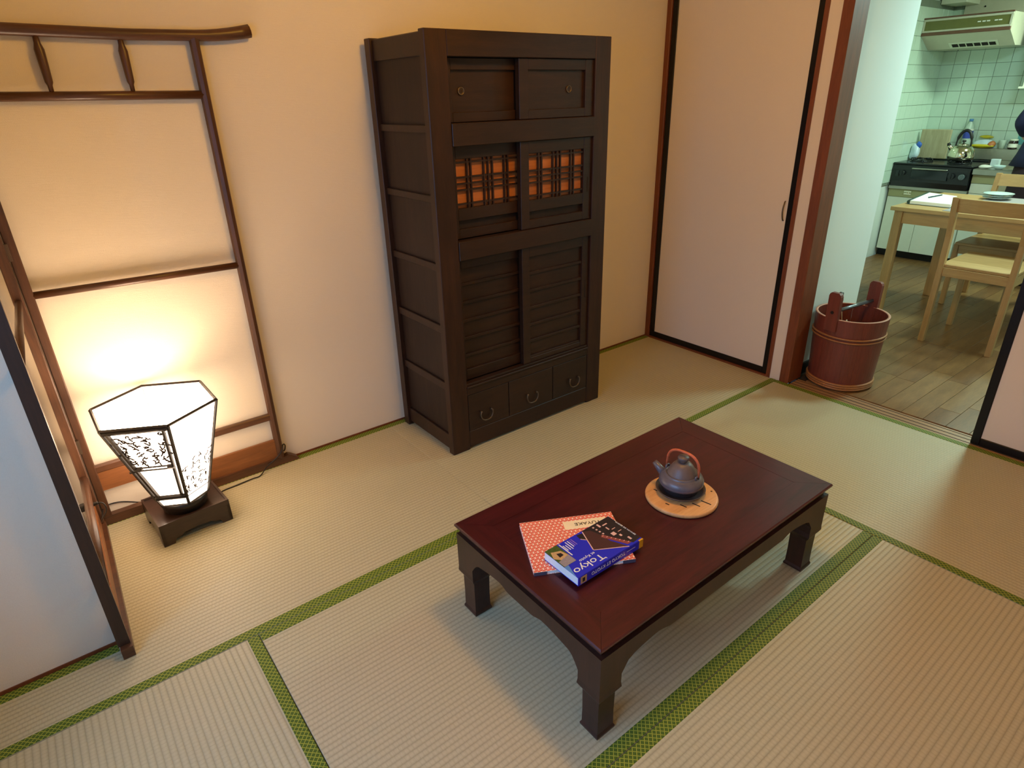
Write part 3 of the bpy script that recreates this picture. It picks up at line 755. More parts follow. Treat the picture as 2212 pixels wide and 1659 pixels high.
# ------------------------------------------------------------------ low table
tb = Thing('low_table', 'low dark red lacquered wooden table with curved legs in the middle of the tatami', 'table', (-1.655, -1.434, 0))
tx0, tx1, ty0, ty1 = -2.130, -1.167, -1.709, -1.149
zt0, zt1 = .280, .2945
F_ = .078
def mitre(m, pts_out, pts_in, z0, z1):
    m.prism(pts_out+pts_in, z0, z1)
e = .0004
# bevelled frame: four mitred boards
Ot = [(tx0, ty0), (tx1, ty0), (tx1, ty1), (tx0, ty1)]
It = [(tx0+F_, ty0+F_), (tx1-F_, ty0+F_), (tx1-F_, ty1-F_), (tx0+F_, ty1-F_)]
for i in range(4):
    j = (i+1) % 4
    o1, o2, i2, i1 = Vector((*Ot[i], 0)), Vector((*Ot[j], 0)), Vector((*It[j], 0)), Vector((*It[i], 0))
    cen = Vector((-1.65, -1.43, 0)); mid = (o1+o2)/2; inw = (i1+i2)/2-mid; inw.normalize(); al = (o2-o1).normalized()
    def sec(z, ins): return [o1+inw*ins+al*ins, o2+inw*ins-al*ins]
    vs = []; 
    for z, ins in ((zt0, .010), (zt0+.003, .002), (zt0+.007, 0), (zt1-.003, 0), (zt1, .003)):
        p, q = sec(z, ins); vs += [(p.x+al.x*e, p.y+al.y*e, z), (q.x-al.x*e, q.y-al.y*e, z)]
    a_, b_ = i1+al*e, i2-al*e
    vs += [(a_.x, a_.y, zt1), (b_.x, b_.y, zt1), (a_.x, a_.y, zt0), (b_.x, b_.y, zt0)]
    fs = [(2*k, 2*k+1, 2*k+3, 2*k+2) for k in range(6)]+[(12, 13, 1, 0), (0, 2, 4, 6, 8, 10, 12), (13, 11, 9, 7, 5, 3, 1)]
    tb.part('top_frame', MB().add(vs, fs), M['table'] if i % 2 == 0 else M['tabley'])
tb.part('top_panel', MB().box(tx0+F_+e, tx1-F_-e, ty0+F_+e, ty1-F_-e, zt0, zt1-.0004), M['table'])
ax0, ax1, ay0, ay1 = -2.127, -1.180, -1.708, -1.154
m = MB(); 
for (x0, x1, y0, y1) in ((ax0+.010, ax1-.010, ay0+.010, ay0+.022), (ax0+.010, ax1-.010, ay1-.022, ay1-.010), (ax0+.010, ax0+.022, ay0+.022, ay1-.022), (ax1-.022, ax1-.010, ay0+.022, ay1-.022)):
    m.box(x0, x1, y0, y1, .262, .280)
tb.part('waist', m, M['tleg'])
LW = .069
def apron(length_pts, a0, a1, axis):
    s0, s1 = length_pts
    n = 40; top = []; bot = []
    L = s1-s0
    for i in range(n+1):
        s_ = L*i/n; u = min(s_, L-s_)
        # bottom contour: curve out of the leg, then a cusp, then flat belly
        if u < .035: z = .176+.036*math.sin(PI/2*u/.035)
        elif u < .13: z = .212+.012*math.sin(PI*(u-.035)/.19)
        elif u < .16: z = .224-.010*(u-.13)/.03
        else: z = .214
        top.append((s0+s_, .264)); bot.append((s0+s_, z))
    return MB().strip(top, bot, a0, a1, axis)
tb.part('apron', apron((ax0+LW, ax1-LW), ay0, ay0+.018, 'y'), M['tleg'])
tb.part('apron', apron((ax0+LW, ax1-LW), ay1-.018, ay1, 'y'), M['tleg'])
tb.part('apron', apron((ay0+LW, ay1-LW), ax0, ax0+.018, 'x'), M['tleg'])
tb.part('apron', apron((ay0+LW, ay1-LW), ax1-.018, ax1, 'x'), M['tleg'])
def table_leg(sx, sy):
    # outer corner at (ax, ay); sections shrink below the collar and flare at the foot
    cx_ = ax0 if sx < 0 else ax1; cy_ = ay0 if sy < 0 else ay1
    secs = [(.264, 0, LW), (.150, 0, LW), (.136, -.001, LW+.002), (.129, .002, LW-.002), (.118, .0085, LW-.0085), (.055, .009, LW-.0095), (.014, .0085, LW-.009), (.007, .0055, LW-.0055), (.0015, .006, LW-.006)]
    vs = []; fs = []
    for z, i_, o_ in secs:
        xs = (cx_-sx*i_, cx_-sx*o_); ys = (cy_-sy*i_, cy_-sy*o_)
        vs += [(xs[0], ys[0], z), (xs[1], ys[0], z), (xs[1], ys[1], z), (xs[0], ys[1], z)]
    for k in range(len(secs)-1):
        for i in range(4): fs.append((k*4+i, k*4+(i+1) % 4, (k+1)*4+(i+1) % 4, (k+1)*4+i))
    fs += [(3, 2, 1, 0), tuple(range(4*(len(secs)-1), 4*len(secs)))]
    return MB().add(vs, fs)
for sx in (-1, 1):
    for sy in (-1, 1): tb.part('leg', table_leg(sx, sy), M['tleg'])

# ------------------------------------------------------------------ trivet and teapot
TZ = .2945
tc = (-1.561, -1.468)
tv = Thing('trivet', 'round pale wooden trivet under the teapot on the low table', 'trivet', (tc[0], tc[1], TZ))
tv.part('disc', MB().lathe([(.098, 0), (.1015, .002), (.102, .007), (.100, .011), (.096, .0125), (.0, .0125)], c=(*tc, TZ+.0003), n=56, cap1=False), M['trivet'])
ring = MB().lathe([(.0, 0), (.004, .0)], n=10, cap0=False, cap1=False)
zz = TZ+.0129
for (x, y, L, w_, an) in ((-1.5435, -1.5385, .030, .0045, 100), (-1.573, -1.527, .024, .004, 100), (-1.604, -1.508, .020, .004, 100), (-1.631, -1.474, .012, .004, 100), (-1.5355, -1.508, .010, .004, 60), (-1.510, -1.508, .008, .005, 60), (-1.488, -1.492, .006, .005, 60), (-1.486, -1.515, .005, .005, 20), (-1.603, -1.408, .012, .004, 100)):
    m = MB(); t = R(an); m.prism([(x+L/2*math.cos(t)*c_-w_/2*math.sin(t)*s_, y+L/2*math.sin(t)*c_+w_/2*math.cos(t)*s_) for c_, s_ in ((-1, -1), (1, -1), (1, 1), (-1, 1))], zz-.0004, zz)
    tv.part('slot', m, M['hole'])
pc = (-1.5545, -1.4575)
pz = TZ+.0130
single('saucer', MB().lathe([(.045, 0), (.050, .001), (.066, .010), (.0700, .016), (.0685, .0165), (.060, .010), (.045, .0065), (0, .0065)], c=(*pc, pz), n=40, cap1=False), M['saucer'], 'dark clay saucer between teapot and trivet', 'saucer', loc=(pc[0], pc[1], pz))
po = Thing('teapot', 'small dark glazed clay teapot with orange rattan-wrapped handle on the trivet', 'teapot', (pc[0], pc[1], pz+.007))
B0 = pz+.007
po.part('foot', MB().lathe([(.044, 0), (.049, .004), (.050, .016), (.053, .0205)], c=(*pc, B0), n=32), M['potdark'])
po.part('body', MB().lathe([(.052, .0200), (.0585, .0225), (.0622, .029), (.0625, .037), (.0585, .046), (.051, .0525), (.0470, .0550), (.0470, .0580), (.0435, .0585), (.041, .055)], c=(*pc, B0), n=40, cap1=True), M['pot'])
ld = po.part('lid', MB().lathe([(.0425, .0560), (.0420, .0580), (.0375, .067), (.0310, .078), (.0240, .087), (.0150, .0915), (.010, .092)], c=(*pc, B0), n=36), M['potlid'])
po.part('lid_knob', MB().lathe([(.010, .091), (.010, .096), (.0155, .1015), (.0160, .106), (.0145, .1095), (.0, .1105)], c=(*pc, B0), n=28, cap1=False), M['potlid'], parent=ld)
sd = Vector((-.30, .954, 0)).normalized()
sp = MB(); c0 = Vector((*pc, B0))
q0 = c0+sd*.050+Vector((0, 0, .034)); q1 = c0+sd*.083+Vector((0, 0, .066)); qm = c0+sd*.067+Vector((0, 0, .050))
sp.tube([q0, qm, q1], [.014, .0105, .0075], 14); po.part('spout', sp, M['pot'])
hd = Vector((-.12, .993, 0)).normalized()
for sg in (1, -1):
    b = c0+hd*sg*.047+Vector((0, 0, .053)); t_ = c0+hd*sg*.049+Vector((0, 0, .064))
    po.part('handle_lug', MB().tube([b+Vector((.006, 0, -.002)), b+Vector((.006, 0, .010)), t_, b+Vector((-.006, 0, .010)), b+Vector((-.006, 0, -.002))], .0032, 7), M['pot'])
pts = []; N = 30
for i in range(N+1):
    t = PI*i/N; s_ = math.cos(t)
    pts.append(c0+hd*(.0505*(abs(s_)**.72)*(1 if s_ > 0 else -1))+Vector((0, 0, .062+.062*(math.sin(t)**.6))))
po.part('handle', MB().tube(pts, [.0026+.0012*math.sin(PI*i/N)+.0004*(i % 2) for i in range(N+1)], 8), M['rattan'], label='arched handle wrapped in orange rattan')
wr = MB()
for i in range(3, N-1):
    for f_ in (0.0, .5):
        p = pts[i].lerp(pts[i+1], f_); d = (pts[i+1]-pts[i]).normalized()
        wr.tube([p-d*.0007, p+d*.0007], .0039, 8)
w_o = po.part('rattan_wrap', wr, M['rattan']); w_o['kind'] = 'stuff'

# ------------------------------------------------------------------ books
RZ = TZ+.0002
rb = Thing('book', 'thin notebook with red and white patterned cover, lying under the blue guidebook', 'book', (-1.934, -1.4215, RZ), R(-28.2))
hl, hw = .1285, .0985
rb.part('pages', MB().box(-hl+.001, hl-.001, -hw+.0015, hw-.001, .0010, .0095), M['pages'], w=False)
rb.part('cover', MB().box(-hl, hl, -hw, hw, .0095, .0106, .0004).box(-hl, hl, -hw, hw, 0, .001, .0004), M['redcover'], w=False)
rb.part('spine', MB().box(-hl, -hl+.032, -hw-.0006, -hw+.002, .0002, .0100).box(hl-.032, hl, -hw-.0006, -hw+.002, .0002, .0100), M['navy'], w=False, label='slate binding tape at both ends')
m = MB().box(-.014, .105, .045, .079, .0106, .0109)
lb = rb.part('title_label', m, M['label'], w=False, label='cream paper label with handwritten letters')
m = text_into(MB(), 'YUYAKE', .016, (.088, .068, .0110), (-1, 0, 0), (0, -1, 0), width=.072)
rb.part('handwriting', m, M['ink'], w=False, parent=lb)
gb = Thing('book', 'blue paperback travel guide reading Tokyo et Kyoto, lying on the red notebook', 'book', (-1.930, -1.488, RZ+.0108))
GX0, GX1, GY0, GY1, G0, G1 = -2.0435, -1.8190, -1.5485, -1.4270, RZ+.0108, RZ+.0108+.0235
gb.part('pages', MB().box(GX0+.001, GX1-.001, GY0+.0015, GY1-.001, G0+.0008, G1-.0006), M['pages'])
gb.part('cover', MB().box(GX0, GX1, GY0, GY1, G1-.0006, G1, .0002).box(GX0, GX1, GY0, GY1, G0, G0+.0008, .0002).box(GX0, GX1, GY0-.0004, GY0+.0012, G0, G1), M['blue'], label='glossy blue cover and spine')
z = G1
def flat(name, poly, mat, lv=1, label=None): gb.part(name, MB().prism(poly, z+.0001*lv-.0001, z+.0001*lv), M[mat], label=label)
flat('photo_print', [(-1.9182, -1.4275), (-1.8200, -1.4275), (-1.8195, -1.5400), (-1.8480, -1.5420), (-1.8530, -1.5345), (-1.8700, -1.5200)], 'darkp', 1, 'cover photograph of a tiled temple roof')
flat('roof_print', [(-1.9454, -1.4990), (-1.9300, -1.4600), (-1.9182, -1.4310), (-1.8980, -1.4400), (-1.8890, -1.4750), (-1.8880, -1.5000), (-1.8673, -1.5455)], 'roofp', 2)
flat('roof_print', [(-1.9220, -1.4350), (-1.9400, -1.4310), (-1.9420, -1.4480), (-1.9300, -1.4620)], 'darkp', 2)
flat('roof_print', [(-1.8960, -1.4760), (-1.8870, -1.4700), (-1.8560, -1.5280), (-1.8500, -1.5380), (-1.8640, -1.5380)], 'roofr', 3)
m = MB()
for (x0, y0, x1, y1, w_) in ((-1.9454, -1.4990, -1.9182, -1.4310, .0013), (-1.9454, -1.4995, -1.8673, -1.5458, .0012), (-1.9420, -1.4490, -1.9300, -1.4630, .001)):
    d = Vector((x1-x0, y1-y0)); nn = Vector((-d.y, d.x)).normalized()*w_
    m.prism([(x0-nn.x, y0-nn.y), (x1-nn.x, y1-nn.y), (x1+nn.x, y1+nn.y), (x0+nn.x, y0+nn.y)], z+.0003, z+.0004)
for i in range(7):
    t = i/6; m.box(-1.889+.034*t-.0022, -1.889+.034*t+.0022, -1.476-.056*t-.001, -1.476-.056*t+.001, z+.0003, z+.0004)
for i in range(4):
    m.box(-1.884+.001*i-.003, -1.884+.001*i+.002, -1.436-.011*i-.0035, -1.436-.011*i+.0015, z+.0002, z+.0003)
for (x, y, a_, b_) in ((-1.868, -1.440, .003, .007), (-1.858, -1.462, .002, .006), (-1.861, -1.487, .006, .006), (-1.851, -1.502, .003, .004), (-1.842, -1.524, .003, .006), (-1.852, -1.446, .008, .002), (-1.846, -1.472, .006, .001), (-1.840, -1.488, .006, .001)):
    m.box(x-a_, x+a_, y-b_, y+b_, z+.0002, z+.0003)
gb.part('pink_print', m, M['pinkp'])
m = MB(); text_into(m, 'GUIDES DE VOYAGE', .006, (-1.8235, -1.455, z+.0002), (0, -1, 0), (1, 0, 0), width=.07); gb.part('small_lettering', m, M['white'])
flat('photo_print', [(GX0+.0002, GY1-.0002), (-2.0035, GY1-.0002), (-2.0035, -1.5000), (GX0+.0002, -1.5000)], 'greenp', 1, 'small corner photograph on the cover')
flat('photo_patch', [(-2.034, -1.440), (-2.010, -1.450), (-2.0038, -1.475), (-2.030, -1.478), (-2.043, -1.462)], 'tanp', 2)
flat('photo_patch', [(-2.026, -1.452), (-2.015, -1.456), (-2.014, -1.466), (-2.028, -1.468)], 'darkp', 3)
flat('photo_patch', [(-2.041, -1.478), (-2.0038, -1.472), (-2.0038, -1.4995), (-2.041, -1.4995)], 'greyp', 3)
flat('light_patch', [(GX0+.0002, -1.5002), (-2.0300, -1.5002), (-2.0380, -1.5250), (GX0+.0002, -1.5440)], 'cyanp', 1)
m = MB()
m.box(-1.9995, -1.9965, -1.480, -1.430, z, z+.0002)
for x, y0, y1 in ((-1.9800, -1.4640, -1.4330), (-1.9730, -1.4590, -1.4330)): m.box(x-.0012, x+.0012, y0, y1, z, z+.0002)
for x, y0, y1 in ((-1.9935, -1.4610, -1.4400), (-1.9868, -1.4625, -1.4420)): m.box(x-.0012, x+.0012, y0, y1, z, z+.0002)
gb.part('text_lines', m, M['white'])
m = MB()
for x in (-1.9672, -1.9612): m.box(x-.0011, x+.0011, -1.4580, -1.4330, z, z+.0002)
gb.part('purple_lines', m, M['purple'])
m = MB(); text_into(m, 'Tokyo', .029, (-1.940, -1.5190, z), (-1, 0, 0), (0, -1, 0), width=.094)
m.box(-1.9415, -1.9405+.0008, -1.5415, -1.5365, z, z+.0002)
gb.part('title', m, M['white'])
m = MB(); text_into(m, 'et Kyoto', .0125, (-1.949, -1.5035, z), (-1, 0, 0), (0, -1, 0), width=.050); gb.part('subtitle', m, M['white'])
zs_ = G1-.0055
m = MB(); text_into(m, 'TOKYO ET KYOTO', .0135, (-1.8850, GY0-.0004, zs_), (-1, 0, 0), (0, 0, -1), width=.115); m.box(-1.878, -1.848, GY0-.0006, GY0-.0003, G0+.013, G0+.0142)
gb.part('spine_title', m, M['white'])
gb.part('spine_block', MB().box(-1.8335, GX1+.0002, GY0-.0006, GY0, G0, G1+.0002).box(-1.8335, GX1+.0002, GY0, GY0+.004, G1, G1+.0002), M['yellow'], label='yellow block at the spine end')
gb.part('spine_photo', MB().box(-2.036, -2.016, GY0-.0006, GY0, G0+.002, G1-.001), M['tanp'], label='tiny photograph on the spine')
gb.part('spine_photo_figure', MB().box(-2.030, -2.022, GY0-.0008, GY0-.0006, G0+.006, G1-.006), M['darkp'])

# ------------------------------------------------------------------ bucket by the doorway
bc = (0.232, -1.081)
bk = Thing('wooden_bucket', 'reddish wooden well bucket with two tall ears beside the kitchen doorway', 'bucket', (bc[0], bc[1], 0))
n = 18; r0, r1, zt = .146, .163, .358
az = R(-6.5)
def stave(k, ztop, tin=.011, half=.5):
    a0_, a1_ = az+2*PI*(k-half)/n, az+2*PI*(k+half)/n
    m = MB(); sub = 3; vs = []
    def rad(z): return r0+(r1-r0)*min(z, zt)/zt
    zsx = [.004, .12, .24, zt] if ztop <= zt+.001 else [.004, .12, .24, zt]
    for z in zsx:
        for i in range(sub+1):
            t = a0_+(a1_-a0_)*i/sub+(0.0012 if i == 0 else -.0012 if i == sub else 0); r = rad(z); vs.append((bc[0]+r*math.cos(t), bc[1]+r*math.sin(t), z))
        for i in range(sub+1):
            t = a1_-(a1_-a0_)*i/sub+(-.0012 if i == 0 else .0012 if i == sub else 0); r = rad(z)-tin; vs.append((bc[0]+r*math.cos(t), bc[1]+r*math.sin(t), z))
    q = 2*(sub+1); fs = []
    for k_ in range(len(zsx)-1):
        for i in range(q): fs.append((k_*q+i, k_*q+(i+1) % q, (k_+1)*q+(i+1) % q, (k_+1)*q+i))
    fs += [tuple(reversed(range(q))), tuple(range(q*(len(zsx)-1), q*len(zsx)))]
    return m.add(vs, fs)
for k in range(n): bk.part('stave', stave(k, zt), M['bucket'])
bk.part('rim_edge', MB().lathe([(r1-.0112, 0), (r1-.0112, .0016), (r1+.0002, .0016), (r1+.0002, 0)], c=(*bc, zt), n=54, cap0=False, cap1=False), M['rim'], label='pale top edge')
bk.part('bottom', MB().lathe([(r0-.009, .02), (r0-.009, .032)], c=(*bc, 0), n=36), M['bucketin'])
def ear(k):
    t = az+(PI if k else 0); u = Vector((math.cos(t), math.sin(t), 0)); v = Vector((-u.y, u.x, 0)); cc = Vector((*bc, 0))
    w_ = .030; prof = [(-w_, .30), (w_, .30), (w_, .470), (w_-.004, .480), (w_-.012, .487), (-w_+.012, .487), (-w_+.004, .480), (-w_, .470)]
    r_in = r1-.010; vs = []
    for off in (0, .020):
        for a_, z in prof: q = cc+u*(r_in-.002+off+(z-.36)*.03)+v*a_; vs.append((q.x, q.y, z))
    k_ = len(prof); fs = [tuple(reversed(range(k_))), tuple(range(k_, 2*k_))]+[(i, (i+1) % k_, k_+(i+1) % k_, k_+i) for i in range(k_)]
    return MB().add(vs, fs)
for k in (0, 1):
    e_ = bk.part('ear', ear(k), M['bucket'], label='tall upright ear with a peg hole')
    t = az+(PI if k else 0); u = Vector((math.cos(t), math.sin(t), 0)); cc = Vector((*bc, .392))
    bk.part('peg', MB().tube([cc+u*(r1+.006), cc+u*(r1+.0125)], .0075, 10), M['hole'], parent=e_)
u = Vector((math.cos(az), math.sin(az), 0)); cc = Vector((*bc, .392))
bk.part('carrying_rod', MB().tube([cc-u*(r1-.009), cc+u*(r1-.009)], .0085, 12), M['rod'], label='grey metal rod between the ears')
for z, r_ in ((.272, .0046), (.255, .0042), (.033, .0062), (.022, .0062), (.011, .0062)):
    bk.part('hoop', MB().tube([(bc[0]+(r0+(r1-r0)*z/zt+.003)*math.cos(2*PI*i/48), bc[1]+(r0+(r1-r0)*z/zt+.003)*math.sin(2*PI*i/48), z+.002*math.sin(6*PI*i/48)) for i in range(49)], r_, 6, caps=False), M['hoop'])
kc = Thing('power_cord', 'bundled black plug and pale cable hanging over the rim of the bucket', 'cord', (.27, -.93, .36))
bx, by = .345, -.958
kc.part('plug', MB().box(bx-.012, bx+.018, by-.010, by+.012, .366, .400, .005).box(bx-.006, bx+.010, by-.006, by+.008, .399, .412, .004), M['cord'])
kc.part('cable', cable('', [(bx-.008, by, .385), (bx-.03, by-.01, .40), (bx-.038, by-.012, .37), (bx-.03, by-.03, .345), (bx-.045, by-.06, .25), (bx-.02, by-.09, .14), (bx-.05, by-.12, .06), (bx-.08, by-.14, .036)], .0022, M['wcord'], ''), M['wcord'])
kc.part('cable', cable('', [(bx+.012, by, .405), (bx+.030, by, .402), (bx+.028, by-.002, .385), (bx+.01, by-.014, .37)], .0020, M['cord'], ''), M['cord'])
kc2 = Thing('cable_loop', 'pale looped cable inside the wooden bucket', 'cord', (.15, -1.1, .03))
kc2.part('cable', cable('', [(.13, -1.16, .036), (.13, -1.13, .20), (.145, -1.10, .315), (.175, -1.085, .335), (.205, -1.08, .30), (.22, -1.09, .18), (.24, -1.12, .037)], .0026, M['wcord'], ''), M['wcord'])

# ------------------------------------------------------------------ kitchen units
def door_front(t, x, y0, y1, z0, z1, mat='cabwhite', name='door'): return t.part(name, MB().box(x-.018, x, y0+.0015, y1-.0015, z0, z1, .001), M[mat])
XF = 3.10
st = Thing('base_cabinet', 'low cream kitchen cabinet carrying the black stove', 'cabinet', (3.33, -.26, 0))
st.part('toe_kick', MB().box(XF+.03, 3.55, -.559, .022, 0.0003, .062), M['black'])
st.part('body', MB().box(XF, 3.555, -.559, .0225, .062, .572), M['cabwhite'])
door_front(st, XF, -.243, .021, .064, .505); door_front(st, XF, -.557, -.243, .064, .505)
bd = st.part('band', MB().box(XF-.018, XF, -.557, .021, .508, .570, .001), M['cabolive'], label='olive band above the doors')
m = MB(); m.tube([(XF-.020, -.105, .545), (XF-.034, -.108, .545), (XF-.034, -.152, .545), (XF-.020, -.155, .545)], .004, 6); m.box(XF-.021, XF-.018, -.158, -.102, .530, .560)
st.part('handle', m, M['chrome'], parent=bd, label='chrome recessed handle')
st.part('counter_top', MB().box(XF-.035, 3.556, -.560, .0228, .572, .597, .002), M['steel'])
sk = Thing('sink_cabinet', 'cream sink unit with steel top right of the stove', 'cabinet', (3.33, -1.2, 0))
sk.part('toe_kick', MB().box(XF+.03, 3.55, -1.9, -.5615, 0.0003, .062), M['black'])
sk.part('body', MB().box(XF, 3.555, -1.9, -.5615, .062, .722), M['cabwhite'])
for i in range(4): door_front(sk, XF, -.563-.334*(i+1), -.563-.334*i, .064, .580)
for i in range(4): door_front(sk, XF, -.563-.334*(i+1), -.563-.334*i, .583, .655, name='drawer_front')
sk.part('band', MB().box(XF-.018, XF, -1.9, -.563, .658, .722, .001), M['cabolive'])
m = MB(); m.box(XF-.045, 3.19, -1.9, -.5612, .722, .764, .003); m.box(3.19, 3.50, -.66, -.5612, .722, .762); m.box(3.19, 3.50, -1.9, -1.45, .722, .762)
m.box(3.506, 3.5545, -1.9, -.2865, .795, .882, .003); m.box(3.50, 3.5545, -1.9, -.5612, .745, .795, .003)
sk.part('counter_top', m, M['steel'], label='stainless steel counter with raised back ledge')
m = MB(); m.box(3.19, 3.20, -1.45, -.66, .60, .760); m.box(3.49, 3.50, -1.45, -.66, .60, .760); m.box(3.20, 3.49, -.67, -.66, .60, .760); m.box(3.20, 3.49, -1.45, -1.44, .60, .760); m.box(3.19, 3.50, -1.45, -.66, .59, .60)
sk.part('sink_basin', m, M['steel'])
# stove
sv = Thing('gas_stove', 'black two-burner gas stove with grill on the low kitchen cabinet', 'stove', (3.27, -.27, .5975))
sv.part('body', MB().prism([(3.065, .5975), (3.50, .5975), (3.50, .770), (3.055, .765), (3.045, .735), (3.050, .640)], -.552, .012, 'y'), M['stove'])
sv.part('top_plate', MB().box(3.045, 3.505, -.556, .016, .768, .782, .004), M['stove'])
sv.part('grill_window', MB().box(3.039, 3.046, -.405, -.135, .660, .735, .003), M['glassd'])
sv.part('grill_handle', MB().box(3.026, 3.040, -.400, -.140, .738, .748, .003), M['steel'])
for y, z, r_, mt in ((-.072, .703, .020, 'stove'), (-.432, .700, .022, 'stove'), (-.505, .700, .021, 'knob')):
    m = MB().tube([(3.049, y, z), (3.026, y, z)], r_, 20); m.box(3.020, 3.027, y-.004, y+.004, z-r_*.8, z+r_*.8, .001); sv.part('knob', m, M[mt], label='pale grey dial' if mt == 'knob' else None)
sv.part('battery_door', MB().box(3.040, 3.047, -.045, -.018, .675, .722, .002), M['glassd'])
for cy_ in (-.12, -.40):
    cx_ = 3.24
    bo = sv.part('burner', MB().lathe([(.042, 0), (.045, .006), (.032, .012), (.026, .018), (0, .018)], c=(cx_, cy_, .782), n=24, cap1=False), M['stove'])
    m = MB(); m.lathe([(.082, 0), (.086, .004), (.082, .008), (.078, .004), (.082, 0)], c=(cx_, cy_, .783), n=28, cap0=False, cap1=False)
    for i in range(6):
        t = R(60*i+30); m.tube([(cx_+.084*math.cos(t), cy_+.084*math.sin(t), .786), (cx_+.080*math.cos(t), cy_+.080*math.sin(t), .806), (cx_+.038*math.cos(t), cy_+.038*math.sin(t), .806)], .004, 5)
    sv.part('pan_support', m, M['stove'])
sv.part('back_vent', MB().box(3.44, 3.50, -.54, 0, .782, .792, .002), M['stove'])
# kettle
kt = Thing('kettle', 'shiny steel whistling kettle with black hooped handle on the right burner', 'kettle', (3.24, -.40, .811))
kc_ = (3.24, -.395, .8105)
kt.part('body', MB().lathe([(.078, 0), (.088, .006), (.092, .024), (.090, .050), (.080, .078), (.062, .098), (.040, .108), (.036, .109)], c=kc_, n=40), M['chrome'])
kl = kt.part('lid', MB().lathe([(.038, .1085), (.036, .114), (.018, .121), (.006, .123)], c=kc_, n=28), M['chrome'])
kt.part('lid_knob', MB().lathe([(.006, .122), (.006, .130), (.013, .134), (.014, .142), (.008, .146)], c=kc_, n=20), M['cord'], parent=kl)
m = MB(); k0 = Vector(kc_)
pts = [k0+Vector((0, .052*math.cos(t), .092+.125*math.sin(t)**.8)) for t in [PI*i/18 for i in range(19)]]
m.tube(pts[:], [.006]*3+[.0115]*13+[.006]*3, 10); kt.part('handle', m, M['cord'])
kt.part('spout', MB().tube([k0+Vector((0, .070, .070)), k0+Vector((0, .095, .098)), k0+Vector((0, .100, .106))], [.020, .014, .012], 14), M['chrome'])
kt.part('spout_cap', MB().tube([k0+Vector((0, .098, .102)), k0+Vector((0, .108, .120))], [.014, .010], 12), M['cord'])
# cutting board leaning on the tiles
m = MB(); m.box(3.40, 3.422, -.235, -.010, .7935, 1.022, .004)
single('cutting_board', m, M['cutboard'], 'worn pale wooden cutting board upright behind the stove', 'cutting board', loc=(3.411, -.12, .7935))
# crumpled bags
def crumple(c, s, seed, amp=.35, sub=3):
    bm = bmesh.new(); bmesh.ops.create_icosphere(bm, subdivisions=sub, radius=1); r_ = random.Random(seed)
    dirs = [(Vector((r_.gauss(0, 1), r_.gauss(0, 1), r_.gauss(0, 1))).normalized(), r_.uniform(-1, 1)) for _ in range(14)]
    for v in bm.verts:
        k = 1+amp*sum(w_*max(0, v.co.normalized().dot(d))**6 for d, w_ in dirs)
        v.co = Vector((c[0]+v.co.x*s[0]*k, c[1]+v.co.y*s[1]*k, c[2]+max(-.92, v.co.z)*s[2]*k))
    mz = min(v.co.z for v in bm.verts)
    for v in bm.verts: v.co.z += (c[2]-s[2])-mz
    bm.verts.index_update(); m = MB().add([v.co[:] for v in bm.verts], [[v.index for v in f.verts] for f in bm.faces], True); bm.free(); return m
bg = Thing('plastic_bag', 'crumpled white and blue plastic bag at the left end of the stove', 'bag', (3.36, -.02, .782))
bg.part('film', crumple((3.335, -.022, .836), (.034, .036, .050), 3), M['bagw']); bg.part('knot', crumple((3.335, -.038, .902), (.018, .022, .026), 5), M['bagb'], label='blue printed top of the bag')
# water bottle
bt = Thing('water_bottle', 'clear plastic bottle with blue label and cap behind the kettle', 'bottle', (3.53, -.312, .8825))
q = (3.528, -.314, .8825)
bt.part('body', MB().lathe([(.030, 0), (.034, .006), (.034, .060), (.0325, .064), (.034, .068), (.034, .135), (.030, .160), (.016, .185), (.012, .195), (.012, .203)], c=q, n=24), M['pet'])
bt.part('label', MB().lathe([(.0345, .070), (.0345, .130)], c=q, n=24, cap0=False, cap1=False), M['petl'], label='blue printed label'); bt.part('label_band', MB().lathe([(.0347, .128), (.0347, .142)], c=q, n=24, cap0=False, cap1=False), M['white'])
bt.part('cap', MB().lathe([(.0145, .198), (.0145, .216), (.012, .218)], c=q, n=18), M['bluecap'])
b2 = Thing('snack_bag', 'clear bag with yellow printed edges lying on the sink ledge', 'bag', (3.53, -.46, .8825))
b2.part('film', crumple((3.528, -.455, .918), (.026, .080, .034), 11, .25), M['bagw']); b2.part('yellow_edge', crumple((3.512, -.445, .899), (.030, .080, .0155), 12, .2), M['bagy'], label='yellow printed lower part')
b2.part('orange_end', crumple((3.512, -.505, .912), (.030, .026, .024), 13, .3), M['bago'], label='orange end of the bag'); b2.part('twisted_top', crumple((3.535, -.445, .968), (.014, .050, .014), 14, .4), M['bagy'])
single('plastic_cup', MB().lathe([(.020, 0), (.027, .060), (.028, .064), (.025, .064), (.018, .003)], c=(3.525, -.572, .8825), n=20, cap1=False), M['pet'], 'small clear plastic cup between snack bag and dark jar', 'cup', loc=(3.525, -.572, .8825))
jr = Thing('jar', 'dark glass jar with white label and pale lid on the sink ledge', 'jar', (3.525, -.645, .8825)); q = (3.525, -.645, .8825)
jr.part('glass', MB().lathe([(.028, 0), (.031, .004), (.031, .052), (.026, .060), (.026, .062)], c=q, n=22), M['jar']); jr.part('label', MB().lathe([(.0315, .012), (.0315, .040)], c=q, n=22, cap0=False, cap1=False), M['white']); jr.part('lid', MB().lathe([(.028, .061), (.028, .072), (.026, .074)], c=q, n=22), M['cabwhite'])
jr = Thing('sauce_bottle', 'small dark bottle with black cap beside the person at the sink', 'bottle', (3.525, -.735, .8825)); q = (3.525, -.735, .8825)
